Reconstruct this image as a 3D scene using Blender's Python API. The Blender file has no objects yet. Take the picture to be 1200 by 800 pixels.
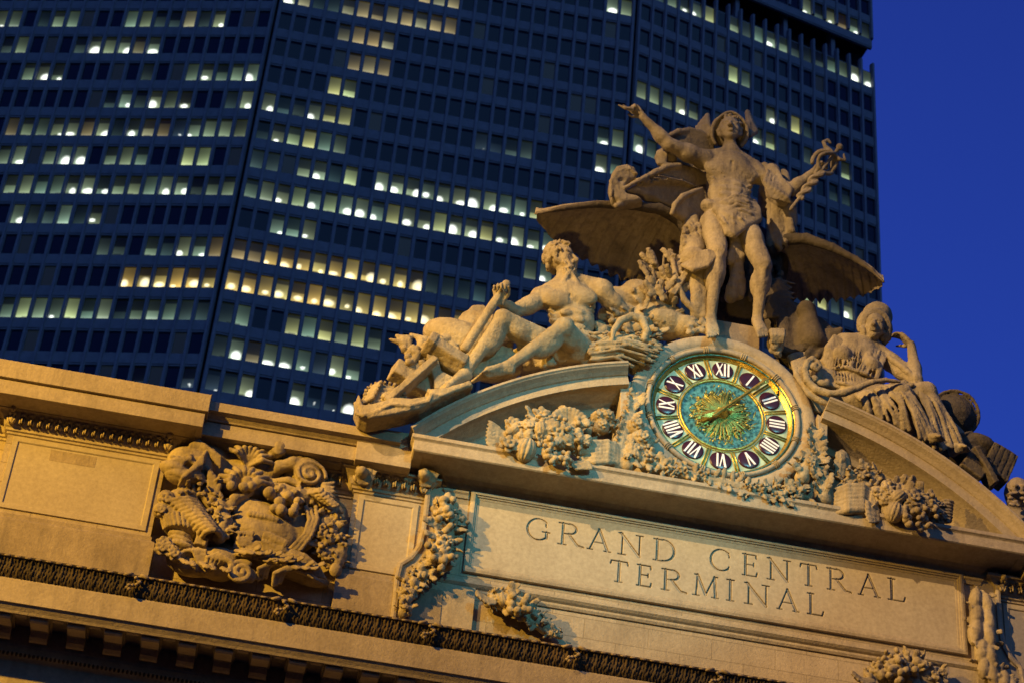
SUN_EL, SUN_ROT, SKY_TINT, SKY_STR = -2.5, 0., (1.8, 3.3, 3.3), 1.
GLOW = .24
FP1, FP2, FP3, FP4 = 152000, 140000, 38000, 12000
EXPO = 0.
import bpy, bmesh, math, random
import numpy as np
from mathutils import Vector
import openvdb
random.seed(7); rng = np.random.default_rng(7)
SC = bpy.context.scene
COL = SC.collection
# ------------------------------------------------------------------ camera
CAMPOS = np.array([-12.25, -50.697, 1.6])
_f = 2697.383
_th = math.radians(39.0); _ro = math.atan2(326, 3315); _ph = math.radians(6.95)
def _cam_axes():
    R0 = np.array([1, 0, 0.]); U0 = np.array([0, -math.sin(_th), math.cos(_th)]); F = np.array([0, math.cos(_th), math.sin(_th)])
    c, s = math.cos(_ro), math.sin(_ro)
    R = c*R0 + s*U0; U = -s*R0 + c*U0
    M = np.array([[math.cos(_ph), math.sin(_ph), 0], [-math.sin(_ph), math.cos(_ph), 0], [0, 0, 1.]])
    return M@R, M@U, M@F
RW, UW, FW = _cam_axes()
def at(x, y, Y=0.):
    """world point at depth Y seen at (x, y) of the 1200x800 survey photograph"""
    v = FW + (x-600)/_f*RW - (y-400)/_f*UW
    return CAMPOS + (Y-CAMPOS[1])/v[1]*v
def proj(P):
    v = np.asarray(P, float)-CAMPOS
    w = v@FW
    return 600+_f*(v@RW)/w, 400-_f*(v@UW)/w
def az(x, y, out):                      # height of a facade point standing `out` metres in front of the wall line
    return at(x, y, -out)[2]
cam_d = bpy.data.cameras.new('camera'); cam = bpy.data.objects.new('camera', cam_d); COL.objects.link(cam)
from mathutils import Matrix
m4 = Matrix(((RW[0], UW[0], -FW[0], CAMPOS[0]), (RW[1], UW[1], -FW[1], CAMPOS[1]), (RW[2], UW[2], -FW[2], CAMPOS[2]), (0, 0, 0, 1)))
cam.matrix_world = m4
cam_d.sensor_width = 36; cam_d.lens = _f/1200*36; cam_d.clip_end = 3000; cam_d.clip_start = .5
cam_d.dof.use_dof = True; cam_d.dof.focus_distance = 63.5; cam_d.dof.aperture_fstop = 1.5
SC.camera = cam

# ------------------------------------------------------------------ node helpers / materials
def new_mat(name):
    m = bpy.data.materials.new(name); m.use_nodes = True
    nt = m.node_tree; nt.nodes.clear()
    out = nt.nodes.new('ShaderNodeOutputMaterial'); b = nt.nodes.new('ShaderNodeBsdfPrincipled')
    nt.links.new(b.outputs[0], out.inputs[0])
    return m, nt, b
def noise(nt, scale, detail=4, rough=.6, vec=None):
    n = nt.nodes.new('ShaderNodeTexNoise'); n.inputs['Scale'].default_value = scale
    n.inputs['Detail'].default_value = detail; n.inputs['Roughness'].default_value = rough
    if vec is not None: nt.links.new(vec, n.inputs['Vector'])
    return n.outputs['Fac']
def ramp(nt, fac, stops):
    r = nt.nodes.new('ShaderNodeValToRGB'); e = r.color_ramp.elements
    while len(e) > 1: e.remove(e[-1])
    e[0].position, e[0].color = stops[0][0], (*stops[0][1], 1)
    for p, c in stops[1:]:
        k = e.new(p); k.color = (*c, 1)
    nt.links.new(fac, r.inputs[0]); return r.outputs[0]
def mix(nt, a, b, fac, mode='MIX'):
    n = nt.nodes.new('ShaderNodeMix'); n.data_type = 'RGBA'; n.blend_type = mode
    for s, i in ((fac, 0), (a, 6), (b, 7)):
        if hasattr(s, 'links'): nt.links.new(s, n.inputs[i])
        elif isinstance(s, (int, float)): n.inputs[i].default_value = s
        else: n.inputs[i].default_value = (*s, 1)
    return n.outputs[2]
def bump(nt, b, h, dist, strength=1.):
    n = nt.nodes.new('ShaderNodeBump'); n.inputs['Distance'].default_value = dist; n.inputs['Strength'].default_value = strength
    nt.links.new(h, n.inputs['Height']); nt.links.new(n.outputs[0], b.inputs['Normal'])
def geo_pos(nt, sc=(1, 1, 1)):
    g = nt.nodes.new('ShaderNodeNewGeometry'); mp = nt.nodes.new('ShaderNodeMapping')
    mp.inputs['Scale'].default_value = sc; nt.links.new(g.outputs['Position'], mp.inputs[0]); return mp.outputs[0]

def stone(name, c1, c2, joints=False, soot=.35, rough=.85, bmp=.02, cavity=False, coarse=0.):
    m, nt, b = new_mat(name)
    pos = geo_pos(nt); streak = geo_pos(nt, (2.2, 2.2, .25))
    base = mix(nt, c1, c2, ramp(nt, noise(nt, .7, 5, .6, pos), [(.35, (0, 0, 0)), (.65, (1, 1, 1))]))
    fine = ramp(nt, noise(nt, 9, 6, .7, pos), [(.3, (.80, .78, .76)), (.7, (1.08, 1.07, 1.05))])
    base = mix(nt, base, fine, 1., 'MULTIPLY')
    dirt = ramp(nt, noise(nt, 1.4, 6, .65, streak), [(.48, (0, 0, 0)), (.72, (1, 1, 1))])
    d2 = nt.nodes.new('ShaderNodeMath'); d2.operation = 'MULTIPLY'; d2.inputs[1].default_value = soot
    nt.links.new(dirt, d2.inputs[0])
    base = mix(nt, base, (.12, .10, .085), d2.outputs[0])
    hb = noise(nt, 14, 6, .7, pos)
    if joints:
        g = nt.nodes.new('ShaderNodeNewGeometry'); sx = nt.nodes.new('ShaderNodeSeparateXYZ'); cb = nt.nodes.new('ShaderNodeCombineXYZ')
        nt.links.new(g.outputs['Position'], sx.inputs[0]); nt.links.new(sx.outputs[0], cb.inputs[0]); nt.links.new(sx.outputs[2], cb.inputs[1])
        br = nt.nodes.new('ShaderNodeTexBrick'); nt.links.new(cb.outputs[0], br.inputs['Vector'])
        br.inputs['Scale'].default_value = 1; br.inputs['Brick Width'].default_value = 1.72; br.inputs['Row Height'].default_value = .61
        br.inputs['Mortar Size'].default_value = .011; br.inputs['Mortar Smooth'].default_value = .2
        br.inputs['Color1'].default_value = (.88, .86, .83, 1); br.inputs['Color2'].default_value = (1.07, 1.06, 1.05, 1); br.inputs['Mortar'].default_value = (.72, .70, .66, 1)
        base = mix(nt, base, br.outputs['Color'], 1., 'MULTIPLY')
        mm = nt.nodes.new('ShaderNodeMath'); mm.operation = 'MULTIPLY_ADD'; mm.inputs[1].default_value = -.25
        nt.links.new(br.outputs['Fac'], mm.inputs[0]); nt.links.new(hb, mm.inputs[2]); hb = mm.outputs[0]
    if cavity:      # darker brown in the carved hollows
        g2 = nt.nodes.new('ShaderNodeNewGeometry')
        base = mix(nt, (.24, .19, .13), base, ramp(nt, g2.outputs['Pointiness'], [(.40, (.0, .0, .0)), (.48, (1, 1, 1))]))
    nt.links.new(base, b.inputs['Base Color']); b.inputs['Roughness'].default_value = rough
    b.inputs['Specular IOR Level'].default_value = .25
    if coarse:
        ad = nt.nodes.new('ShaderNodeMath'); ad.operation = 'MULTIPLY_ADD'; ad.inputs[1].default_value = coarse
        nt.links.new(noise(nt, 3.2, 7, .68, pos), ad.inputs[0]); nt.links.new(hb, ad.inputs[2]); hb = ad.outputs[0]
    bump(nt, b, hb, bmp)
    return m
M = {}
M['stone'] = stone('limestone', (.47, .40, .30), (.38, .32, .24), True, .25)
M['plain'] = stone('limestone_trim', (.47, .40, .30), (.38, .32, .24), False, .3)
M['panel'] = stone('limestone_panel', (.47, .41, .31), (.42, .36, .27), False, .12, bmp=.008)
M['soot'] = stone('shaded_sooty_limestone', (.15, .125, .09), (.07, .06, .045), False, .5, cavity=True, bmp=.03, coarse=2.5)  # near-black colour paints shade onto the rear masses, along with real soot
M['carved'] = stone('carved_limestone', (.52, .435, .29), (.29, .235, .15), False, .6, cavity=True, coarse=2.)  # undercut shade of the foliage is put into the darker variation
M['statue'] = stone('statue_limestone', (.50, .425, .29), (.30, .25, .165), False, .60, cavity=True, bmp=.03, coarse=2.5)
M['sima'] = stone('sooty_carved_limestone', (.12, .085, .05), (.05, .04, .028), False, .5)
M['weather'] = stone('weathered_limestone', (.40, .33, .24), (.27, .22, .16), False, .5)
def simple(name, c, rough=.5, metal=0., emit=None, es=0.):
    m, nt, b = new_mat(name)
    pos = geo_pos(nt)
    cc = mix(nt, c, tuple(x*.7 for x in c), ramp(nt, noise(nt, 6, 4, .6, pos), [(.4, (0, 0, 0)), (.7, (1, 1, 1))]))
    nt.links.new(cc, b.inputs['Base Color']); b.inputs['Roughness'].default_value = rough; b.inputs['Metallic'].default_value = metal
    if emit:
        b.inputs['Emission Color'].default_value = (*emit, 1); b.inputs['Emission Strength'].default_value = es
    return m

# ------------------------------------------------------------------ object helpers
def tag(o, label=None, cat=None, group=None, kind=None):
    if label: o['label'] = label
    if cat: o['category'] = cat
    if group: o['group'] = group
    if kind: o['kind'] = kind
    return o
def empty(name, loc, label=None, cat=None, group=None):
    o = bpy.data.objects.new(name, None); COL.objects.link(o); o.location = loc; o.empty_display_size = .3
    return tag(o, label, cat, group)
ORG = {}
def origin(o):
    p = np.zeros(3)
    while o is not None: p += np.array(o.location); o = o.parent
    return p
def obj(name, V, Fc, mat, parent=None, smooth=False, label=None):
    """one mesh object from world-space vertices"""
    V = np.asarray(V, float)
    if parent is not None: V = V-origin(parent)
    me = bpy.data.meshes.new(name)
    if isinstance(Fc, np.ndarray):
        n, k = Fc.shape
        me.vertices.add(len(V)); me.vertices.foreach_set('co', V.astype(np.float32).ravel())
        me.loops.add(n*k); me.loops.foreach_set('vertex_index', Fc.astype(np.int32).ravel())
        me.polygons.add(n); me.polygons.foreach_set('loop_start', np.arange(0, n*k, k, dtype=np.int32))
        me.update(calc_edges=True)
    else:
        me.from_pydata([tuple(v) for v in V], [], Fc); me.update()
    if smooth: me.polygons.foreach_set('use_smooth', [True]*len(me.polygons))
    me.materials.append(mat)
    o = bpy.data.objects.new(name, me); COL.objects.link(o)
    if parent is not None: o.parent = parent
    if label: o['label'] = label
    return o
class MB:
    def __init__(s): s.v = []; s.f = []
    def add(s, V, Fc):
        n = len(s.v); s.v += [tuple(map(float, p)) for p in V]; s.f += [tuple(int(i)+n for i in q) for q in Fc]; return s
    def box(s, x0, x1, y0, y1, z0, z1):
        V = [(x0,y0,z0),(x1,y0,z0),(x1,y1,z0),(x0,y1,z0),(x0,y0,z1),(x1,y0,z1),(x1,y1,z1),(x0,y1,z1)]
        return s.add(V, [(0,3,2,1),(4,5,6,7),(0,1,5,4),(1,2,6,5),(2,3,7,6),(3,0,4,7)])
    def prism(s, poly, y0, y1):
        """polygon in (x, z), extruded from y0 (front) to y1"""
        n = len(poly)
        V = [(p[0], y0, p[1]) for p in poly]+[(p[0], y1, p[1]) for p in poly]
        return s.add(V, [tuple(range(n)), tuple(range(2*n-1, n-1, -1))]+[(i, i+n, (i+1) % n+n, (i+1) % n) for i in range(n)])
    def sweep(s, prof, path, closed=False, caps=True):
        """prof [(out, z)] swept along plan path [(x, y)]; out is to the right of travel"""
        P = [np.array(p, float) for p in path]; n = len(P); rings = []
        for i in range(n):
            a = P[i]-P[i-1] if (i > 0 or closed) else None; b = P[(i+1) % n]-P[i] if (i < n-1 or closed) else None
            na = nb = None
            if a is not None: a = a/np.linalg.norm(a); na = np.array([a[1], -a[0]])
            if b is not None: b = b/np.linalg.norm(b); nb = np.array([b[1], -b[0]])
            if na is None: mv = nb
            elif nb is None: mv = na
            else: mv = (na+nb)/max(.2, 1+na@nb)
            rings.append([(P[i][0]+mv[0]*d, P[i][1]+mv[1]*d, z) for d, z in prof])
        k = len(prof); V = [v for r in rings for v in r]; Fc = []
        for i in range(n if closed else n-1):
            for j in range(k-1):
                a, b = i*k+j, ((i+1) % n)*k+j
                Fc.append((a, a+1, b+1, b))
        if caps and not closed: Fc += [tuple(range(k)), tuple(range((n-1)*k+k-1, (n-1)*k-1, -1))]
        return s.add(V, Fc)
    def frame(s, prof, pts, closed=True):
        """moulding prof [(inward, out)] round a loop of points in the facade plane (x, z); out = metres in front of y0"""
        P = [np.array(p, float) for p in pts]; n = len(P); k = len(prof); V = []
        for i in range(n):
            a = P[i]-P[i-1]; b = P[(i+1) % n]-P[i]
            if not closed and i == 0: a = b
            if not closed and i == n-1: b = a
            a = a/np.linalg.norm(a); b = b/np.linalg.norm(b)
            na = np.array([-a[1], a[0]]); nb = np.array([-b[1], b[0]]); mv = (na+nb)/max(.2, 1+na@nb)
            for d, o in prof: V.append((P[i][0]+mv[0]*d, -o, P[i][1]+mv[1]*d))
        Fc = []
        for i in range(n if closed else n-1):
            for j in range(k-1):
                a, b = i*k+j, ((i+1) % n)*k+j
                Fc.append((a, b, b+1, a+1))
        if not closed: Fc += [tuple(range(k)), tuple(range((n-1)*k+k-1, (n-1)*k-1, -1))]
        return s.add(V, Fc)
    def ellipsoid(s, c, r, rot=None, nu=10, nv=7):
        R = np.eye(3) if rot is None else rot; V = []
        for i in range(nv+1):
            t = math.pi*i/nv
            for j in range(nu):
                p = 2*math.pi*j/nu
                V.append(np.array(c)+R@(np.array([math.sin(t)*math.cos(p), math.sin(t)*math.sin(p), math.cos(t)])*np.array(r)))
        return s.add(V, [(i*nu+j, i*nu+(j+1) % nu, (i+1)*nu+(j+1) % nu, (i+1)*nu+j) for i in range(nv) for j in range(nu)])
    def torus(s, c, R, r, nu=96, nv=10, y=0., sy=1.):
        V = [(c[0]+(R+r*math.cos(b))*math.sin(a), y-r*sy*math.sin(b), c[1]+(R+r*math.cos(b))*math.cos(a)) for a in np.linspace(0, 2*math.pi, nu, endpoint=False) for b in np.linspace(0, 2*math.pi, nv, endpoint=False)]
        return s.add(V, [(i*nv+j, ((i+1) % nu)*nv+j, ((i+1) % nu)*nv+(j+1) % nv, i*nv+(j+1) % nv) for i in range(nu) for j in range(nv)])
    def lathe(s, c, prof, nu=96, a0=0, a1=2*math.pi):
        """prof [(r, out)] turned round the axis through (x, z)=c that points at the viewer"""
        full = abs(a1-a0-2*math.pi) < 1e-6; A = np.linspace(a0, a1, nu, endpoint=not full); k = len(prof)
        V = [(c[0]+r*math.sin(a), -o, c[1]+r*math.cos(a)) for a in A for r, o in prof]
        m = nu if full else nu-1
        return s.add(V, [(i*k+j, ((i+1) % nu)*k+j, ((i+1) % nu)*k+j+1, i*k+j+1) for i in range(m) for j in range(k-1)])
    def tube(s, pts, rad, nv=8):
        P = [np.array(p, float) for p in pts]; n = len(P); V = []
        for i in range(n):
            t = P[min(i+1, n-1)]-P[max(i-1, 0)]; t /= np.linalg.norm(t)+1e-9
            u = np.cross(t, [0.12, 1, .07]); u /= np.linalg.norm(u); w = np.cross(t, u)
            r = rad[i] if hasattr(rad, '__len__') else rad
            for b in np.linspace(0, 2*math.pi, nv, endpoint=False): V.append(P[i]+r*(math.cos(b)*u+math.sin(b)*w))
        Fc = [(i*nv+j, (i+1)*nv+j, (i+1)*nv+(j+1) % nv, i*nv+(j+1) % nv) for i in range(n-1) for j in range(nv)]
        Fc += [tuple(range(nv)), tuple(range(n*nv-1, (n-1)*nv-1, -1))]
        return s.add(V, Fc)
    def build(s, name, mat, parent=None, smooth=False, label=None, bevel=0.):
        o = obj(name, s.v, s.f, mat, parent, smooth, label)
        bm = bmesh.new(); bm.from_mesh(o.data); bmesh.ops.recalc_face_normals(bm, faces=bm.faces); bm.to_mesh(o.data); bm.free()
        if bevel:
            b = o.modifiers.new('bevel', 'BEVEL'); b.width = bevel; b.segments = 2; b.limit_method = 'ANGLE'; b.angle_limit = math.radians(40)
        return o

# ------------------------------------------------------------------ carving: a signed-distance field turned into one mesh
class Carve:
    """records its primitives, then allocates just the volume they need"""
    def __init__(s, h):
        s.h = h; s.ops = []; s.blo = np.full(3, 1e9); s.bhi = np.full(3, -1e9)
    def _rec(s, fn, lo, hi, op):
        s.ops.append(fn)
        if op != 'cut': s.blo = np.minimum(s.blo, lo); s.bhi = np.maximum(s.bhi, hi)
        return s
    def _sub(s, lo, hi):
        a = np.maximum(np.floor((np.array(lo)-s.lo)/s.h).astype(int), 0); b = np.minimum(np.ceil((np.array(hi)-s.lo)/s.h).astype(int)+1, s.n)
        if (b <= a).any(): return None
        sl = tuple(slice(a[i], b[i]) for i in range(3))
        return sl, s.ax[0][sl[0]][:, None, None], s.ax[1][sl[1]][None, :, None], s.ax[2][sl[2]][None, None, :]
    def _put(s, sl, d, k, op):
        g = s.g[sl]
        if op == 'cut': d = -d; hh = np.clip(.5-.5*(g-d)/k, 0, 1) if k > 0 else None; r = (g*(1-hh)+d*hh+k*hh*(1-hh)) if k > 0 else np.maximum(g, d)
        elif k > 0: hh = np.clip(.5+.5*(g-d)/k, 0, 1); r = g*(1-hh)+d*hh-k*hh*(1-hh)
        else: r = np.minimum(g, d)
        s.g[sl] = r
    def cone(s, a, b, ra, rb=None, k=.05, op='add'):
        """round cone from a to b"""
        rb = ra if rb is None else rb; a = np.array(a, float); b = np.array(b, float); m = max(ra, rb)+k+3*s.h
        return s._rec(lambda: s._cone(a, b, ra, rb, k, op, m), np.minimum(a, b)-m, np.maximum(a, b)+m, op)
    def _cone(s, a, b, ra, rb, k, op, m):
        q = s._sub(np.minimum(a, b)-m, np.maximum(a, b)+m)
        if q is None: return s
        sl, X, Y, Z = q; ba = b-a; L = float(ba@ba)+1e-9
        t = np.clip(((X-a[0])*ba[0]+(Y-a[1])*ba[1]+(Z-a[2])*ba[2])/L, 0, 1)
        d = np.sqrt((X-a[0]-t*ba[0])**2+(Y-a[1]-t*ba[1])**2+(Z-a[2]-t*ba[2])**2)-(ra+(rb-ra)*t)
        s._put(sl, d, k, op); return s
    def path(s, pts, rad, k=.05, op='add'):
        for i in range(len(pts)-1):
            r0 = rad[i] if hasattr(rad, '__len__') else rad; r1 = rad[i+1] if hasattr(rad, '__len__') else rad
            s.cone(pts[i], pts[i+1], r0, r1, k, op)
        return s
    def ell(s, c, r, R=None, k=.05, op='add', rib=None):
        """ellipsoid; rib=(n, depth): flutes running from pole to pole of its long z axis"""
        c = np.array(c, float); r = np.array(r, float); R = np.eye(3) if R is None else np.asarray(R, float)
        e = np.sqrt(((R*r)**2).sum(1)); return s._rec(lambda: s._ell(c, r, R, k, op, rib, e), c-e-k-3*s.h, c+e+k+3*s.h, op)
    def _ell(s, c, r, R, k, op, rib, e):
        q = s._sub(c-e-k-3*s.h, c+e+k+3*s.h)
        if q is None: return s
        sl, X, Y, Z = q; X = X-c[0]; Y = Y-c[1]; Z = Z-c[2]
        u = X*R[0, 0]+Y*R[1, 0]+Z*R[2, 0]; v = X*R[0, 1]+Y*R[1, 1]+Z*R[2, 1]; w = X*R[0, 2]+Y*R[1, 2]+Z*R[2, 2]
        k0 = np.sqrt((u/r[0])**2+(v/r[1])**2+(w/r[2])**2); k1 = np.sqrt((u/r[0]**2)**2+(v/r[1]**2)**2+(w/r[2]**2)**2)
        d = k0*(k0-1)/np.maximum(k1, 1e-4)
        if rib:
            d = d+rib[1]*(1-np.abs(np.sin(np.arctan2(v/r[1], u/r[0])*rib[0]*.5)))
        s._put(sl, d, k, op); return s
    def box(s, c, r, R=None, k=.02, op='add', rnd=.02):
        c = np.array(c, float); r = np.array(r, float)-rnd; R = np.eye(3) if R is None else np.asarray(R, float)
        e = np.abs(R)@(r+rnd); return s._rec(lambda: s._box(c, r, R, k, op, rnd, e), c-e-k-3*s.h, c+e+k+3*s.h, op)
    def _box(s, c, r, R, k, op, rnd, e):
        q = s._sub(c-e-k-3*s.h, c+e+k+3*s.h)
        if q is None: return s
        sl, X, Y, Z = q; X = X-c[0]; Y = Y-c[1]; Z = Z-c[2]
        u = abs(X*R[0, 0]+Y*R[1, 0]+Z*R[2, 0])-r[0]; v = abs(X*R[0, 1]+Y*R[1, 1]+Z*R[2, 1])-r[1]; w = abs(X*R[0, 2]+Y*R[1, 2]+Z*R[2, 2])-r[2]
        d = np.sqrt(np.maximum(u, 0)**2+np.maximum(v, 0)**2+np.maximum(w, 0)**2)+np.minimum(np.maximum(u, np.maximum(v, w)), 0)-rnd
        s._put(sl, d, k, op); return s
    def poly(s, pts, th, rnd=.04, k=.03, op='add', bow=0.):
        """rounded slab: outline [(px, py, Y)] of the survey photograph lifted onto the best-fitting plane y = a + b x + c z, th thick; bow bulges its middle forward"""
        W = np.array([at(*p) for p in pts]); A = np.c_[np.ones(len(W)), W[:, 0], W[:, 2]]; co = np.linalg.lstsq(A, W[:, 1], rcond=None)[0] if len(W) > 2 else None
        xz = W[:, [0, 2]]; lo = W.min(0)-.6; hi = W.max(0)+.6; lo[1] -= bow
        sc_ = 1/math.sqrt(1+co[1]**2+co[2]**2)
        def run():
            q = s._sub(lo, hi)
            if q is None: return
            sl, X, Y, Z = q; X2 = X[:, 0, 0][:, None]; Z2 = Z[0, 0, :][None, :]; n = len(xz); d2 = np.full((X2.size, Z2.size), 1e9); sg = np.ones_like(d2)
            for i in range(n):
                v = xz[i]; w = xz[i-1]; e = w-v; wx = X2-v[0]; wz = Z2-v[1]; t = np.clip((wx*e[0]+wz*e[1])/(e@e+1e-9), 0, 1)
                d2 = np.minimum(d2, (wx-e[0]*t)**2+(wz-e[1]*t)**2); c1 = Z2 >= v[1]; c2 = Z2 < w[1]; c3 = e[0]*wz > e[1]*wx
                fl = (c1 & c2 & c3) | (~c1 & ~c2 & ~c3); sg = np.where(fl, -sg, sg)
            d2 = sg*np.sqrt(d2); yy = co[0]+co[1]*X2+co[2]*Z2
            if bow: m_ = max(1e-3, -d2.min()); yy = yy-bow*np.sin(np.clip(-d2/m_, 0, 1)*math.pi/2)
            u = (d2+rnd)[:, None, :]; w = np.abs(Y-yy[:, None, :])*sc_-(th/2-rnd)
            d = np.sqrt(np.maximum(u, 0)**2+np.maximum(w, 0)**2)+np.minimum(np.maximum(u, w), 0)-rnd
            s._put(sl, d.astype(np.float32), k, op)
        return s._rec(run, lo+.4, hi-.4, op)
    def sheet(s, poly_pts, th, k=.03, ridges=None):
        """thick surface patch through a grid of points [rows][cols] (bilinear, sampled with small balls); ridges(u, v) -> extra thickness"""
        G = np.array(poly_pts, float); nr, nc = G.shape[:2]
        du = max(np.linalg.norm(G[1:]-G[:-1], axis=2).sum(0).max(), .01); dv = max(np.linalg.norm(G[:, 1:]-G[:, :-1], axis=2).sum(1).max(), .01)
        st = max(th*.8, s.h*1.1); nu = int(du/st)+2; nv = int(dv/st)+2
        for u in np.linspace(0, nr-1, nu):
            i = min(int(u), nr-2); fu = u-i
            for v in np.linspace(0, nc-1, nv):
                j = min(int(v), nc-2); fv = v-j
                p = (G[i, j]*(1-fu)+G[i+1, j]*fu)*(1-fv)+(G[i, j+1]*(1-fu)+G[i+1, j+1]*fu)*fv
                e = ridges(u/(nr-1), v/(nc-1)) if ridges is not None else np.zeros(3)
                s.ell(p+e, (th, th, th), None, k)
        return s
    def mesh(s, name, mat, parent=None, smooth_it=1, label=None, adapt=0., rough=.0045):
        s.lo = s.blo-2*s.h; s.n = np.ceil((s.bhi+2*s.h-s.lo)/s.h).astype(int)+1
        s.g = np.full(s.n, .5, np.float32); s.ax = [s.lo[i]+s.h*np.arange(s.n[i], dtype=np.float32) for i in range(3)]
        for fn in s.ops: fn()
        s.ops = []
        if rough:                      # tool marks and weathering: shallow irregular relief on the whole surface
            band = np.nonzero(np.abs(s.g) < .12); Pp = np.stack([s.ax[i][band[i]] for i in range(3)], 1); rg_ = np.random.default_rng(3); nz = np.zeros(len(Pp), np.float32)
            for wl, am in ((.62, .9), (.35, .8), (.21, .7), (.13, .5)):
                for _ in range(3):
                    k1, k2 = rg_.normal(0, 1, (2, 3)); k1 *= 2*math.pi/wl/np.linalg.norm(k1); k2 *= 2*math.pi/wl/np.linalg.norm(k2)
                    nz += am*np.sin((Pp@k1).astype(np.float32)+rg_.uniform(0, 6))*np.sin((Pp@k2).astype(np.float32)+rg_.uniform(0, 6))
            s.g[band] += rough*nz*.8
        g = openvdb.FloatGrid(.5); a = np.clip(s.g, -.5, .5)
        a[0] = a[-1] = .5; a[:, 0] = a[:, -1] = .5; a[:, :, 0] = a[:, :, -1] = .5
        g.copyFromArray(a, tolerance=0.)
        pts, tris, quads = g.convertToPolygons(isovalue=0., adaptivity=adapt)
        V = pts*s.h+s.lo
        if len(tris): Fc = [tuple(t) for t in tris]+[tuple(t) for t in quads]
        else: Fc = quads[:, ::-1].astype(np.int32)
        s.g = None; o = obj(name, V, Fc, mat, parent, True, label)
        if smooth_it:
            m = o.modifiers.new('smooth', 'SMOOTH'); m.factor = .5; m.iterations = smooth_it
        return o
def rot(ax, ay, az_):
    """rotation matrix from degrees about x, y (the viewing axis) and z"""
    return np.array((Matrix.Rotation(math.radians(az_), 3, 'Z')@Matrix.Rotation(math.radians(ay), 3, 'Y')@Matrix.Rotation(math.radians(ax), 3, 'X')))
def frame_to(d, up=(0, -1, 0)):
    """matrix whose z column is d, y column as near as possible to up"""
    d = np.array(d, float); d /= np.linalg.norm(d); up = np.array(up, float); x = np.cross(up, d); x /= np.linalg.norm(x)+1e-9
    return np.array([x, np.cross(d, x), d]).T
# ------------------------------------------------------------------ terminal building
def prof(x, rows): return [(o, az(x, y, o)) for y, o in rows]
B = empty('station_building', (0, 6, 0), 'limestone railway station front with cornices, curved broken pediment and carved inscription', 'building')
XW = 34.
# wall behind everything at attic level, and the block of the building
w = MB(); w.box(-XW, XW, .35, 8, 24, 38.3); w.build('wall', M['stone'], B)
mb = MB(); mb.box(-XW, XW, .9, 46, 0, 24); mb.box(-XW, XW, 8.01, 46, 24, 37.9); mb.build('lower_block', M['stone'], B)
# main attic zone plinth: z 34.3 down to the cornice top
zs = az(300, 697.0, 2.0)          # top edge of the lower cornice
print('sima top', zs)
# pilasters (projecting piers)
PIL = [(-19.15, -14.95), (-9.9, -7.4), (7.4, 9.9), (14.95, 19.15), (-26.5, -23.9), (23.9, 26.5)]
for a, b in PIL: MB().box(a, b, 0, .36, 32.2, 37.5).build('pilaster', M['stone'], B)
# plinths
for a, b in PIL:
    pl = MB(); pl.sweep([(0, 32.0), (.16, 32.0), (.16, 34.18), (.12, 34.24), (.05, 34.30), (.05, 34.42), (0, 34.46)], [(a, .36), (a, 0), (b, 0), (b, .36)])
    pl.build('plinth', M['weather'], B, bevel=.012)
# framed panels on the pilasters
def panel(x0, x1, z0, z1, d=.05):
    loop = [(x0, z0), (x1, z0), (x1, z1), (x0, z1)]
    fr = MB(); fr.frame([(0, -.003), (0, d), (.14, d), (.17, d-.035), (.17, -.003)], loop)
    fr.build('panel_frame', M['panel'], B, bevel=.01)
    MB().box(x0+.1, x1-.1, -.012, .05, z0+.1, z1-.1).build('panel', M['panel'], B)
panel(-18.98, -15.10, 34.58, 36.84); panel(-9.76, -8.14, 34.5, 36.84); panel(8.14, 9.76, 34.5, 36.84); panel(15.10, 18.98, 34.58, 36.84)
st = MB(); st.box(-17.95, -16.75, -.018, .05, 36.28, 36.62); st.build('plaque', M['weather'], B, label='darker blank stone patch in the panel left of the cartouche')
# capital zone: fillets + cove
capP = [(0, 36.88), (.04, 36.90), (.04, 36.96), (.09, 36.98), (.09, 37.06), (.13, 37.09), (.15, 37.13), (.20, 37.30), (.34, 37.42), (.42, 37.44), (.42, 37.52), (0, 37.52)]
cp = MB()
wallpath = [(-XW, .35)]
for a, b in sorted(PIL):
    wallpath += [(a, .35), (a, 0), (b, 0), (b, .35)]
wallpath += [(XW, .35)]
cut = [i for i, p in enumerate(wallpath) if p[0] in (-7.4, 7.4)]
left = wallpath[:cut[0]]; right = wallpath[cut[1]+2:] if False else wallpath[[i for i, p in enumerate(wallpath) if p == (7.4, 0)][0]+1-1:]
left = [p for p in wallpath if p[0] <= -7.41]+[(-8.05, 0), (-8.05, .36)]
right = [(8.05, .36), (8.05, 0)]+[p for p in wallpath if p[0] >= 7.41]
for q in (left, right): MB().sweep(capP, q).build('capital_moulding', M['plain'], B)
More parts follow.
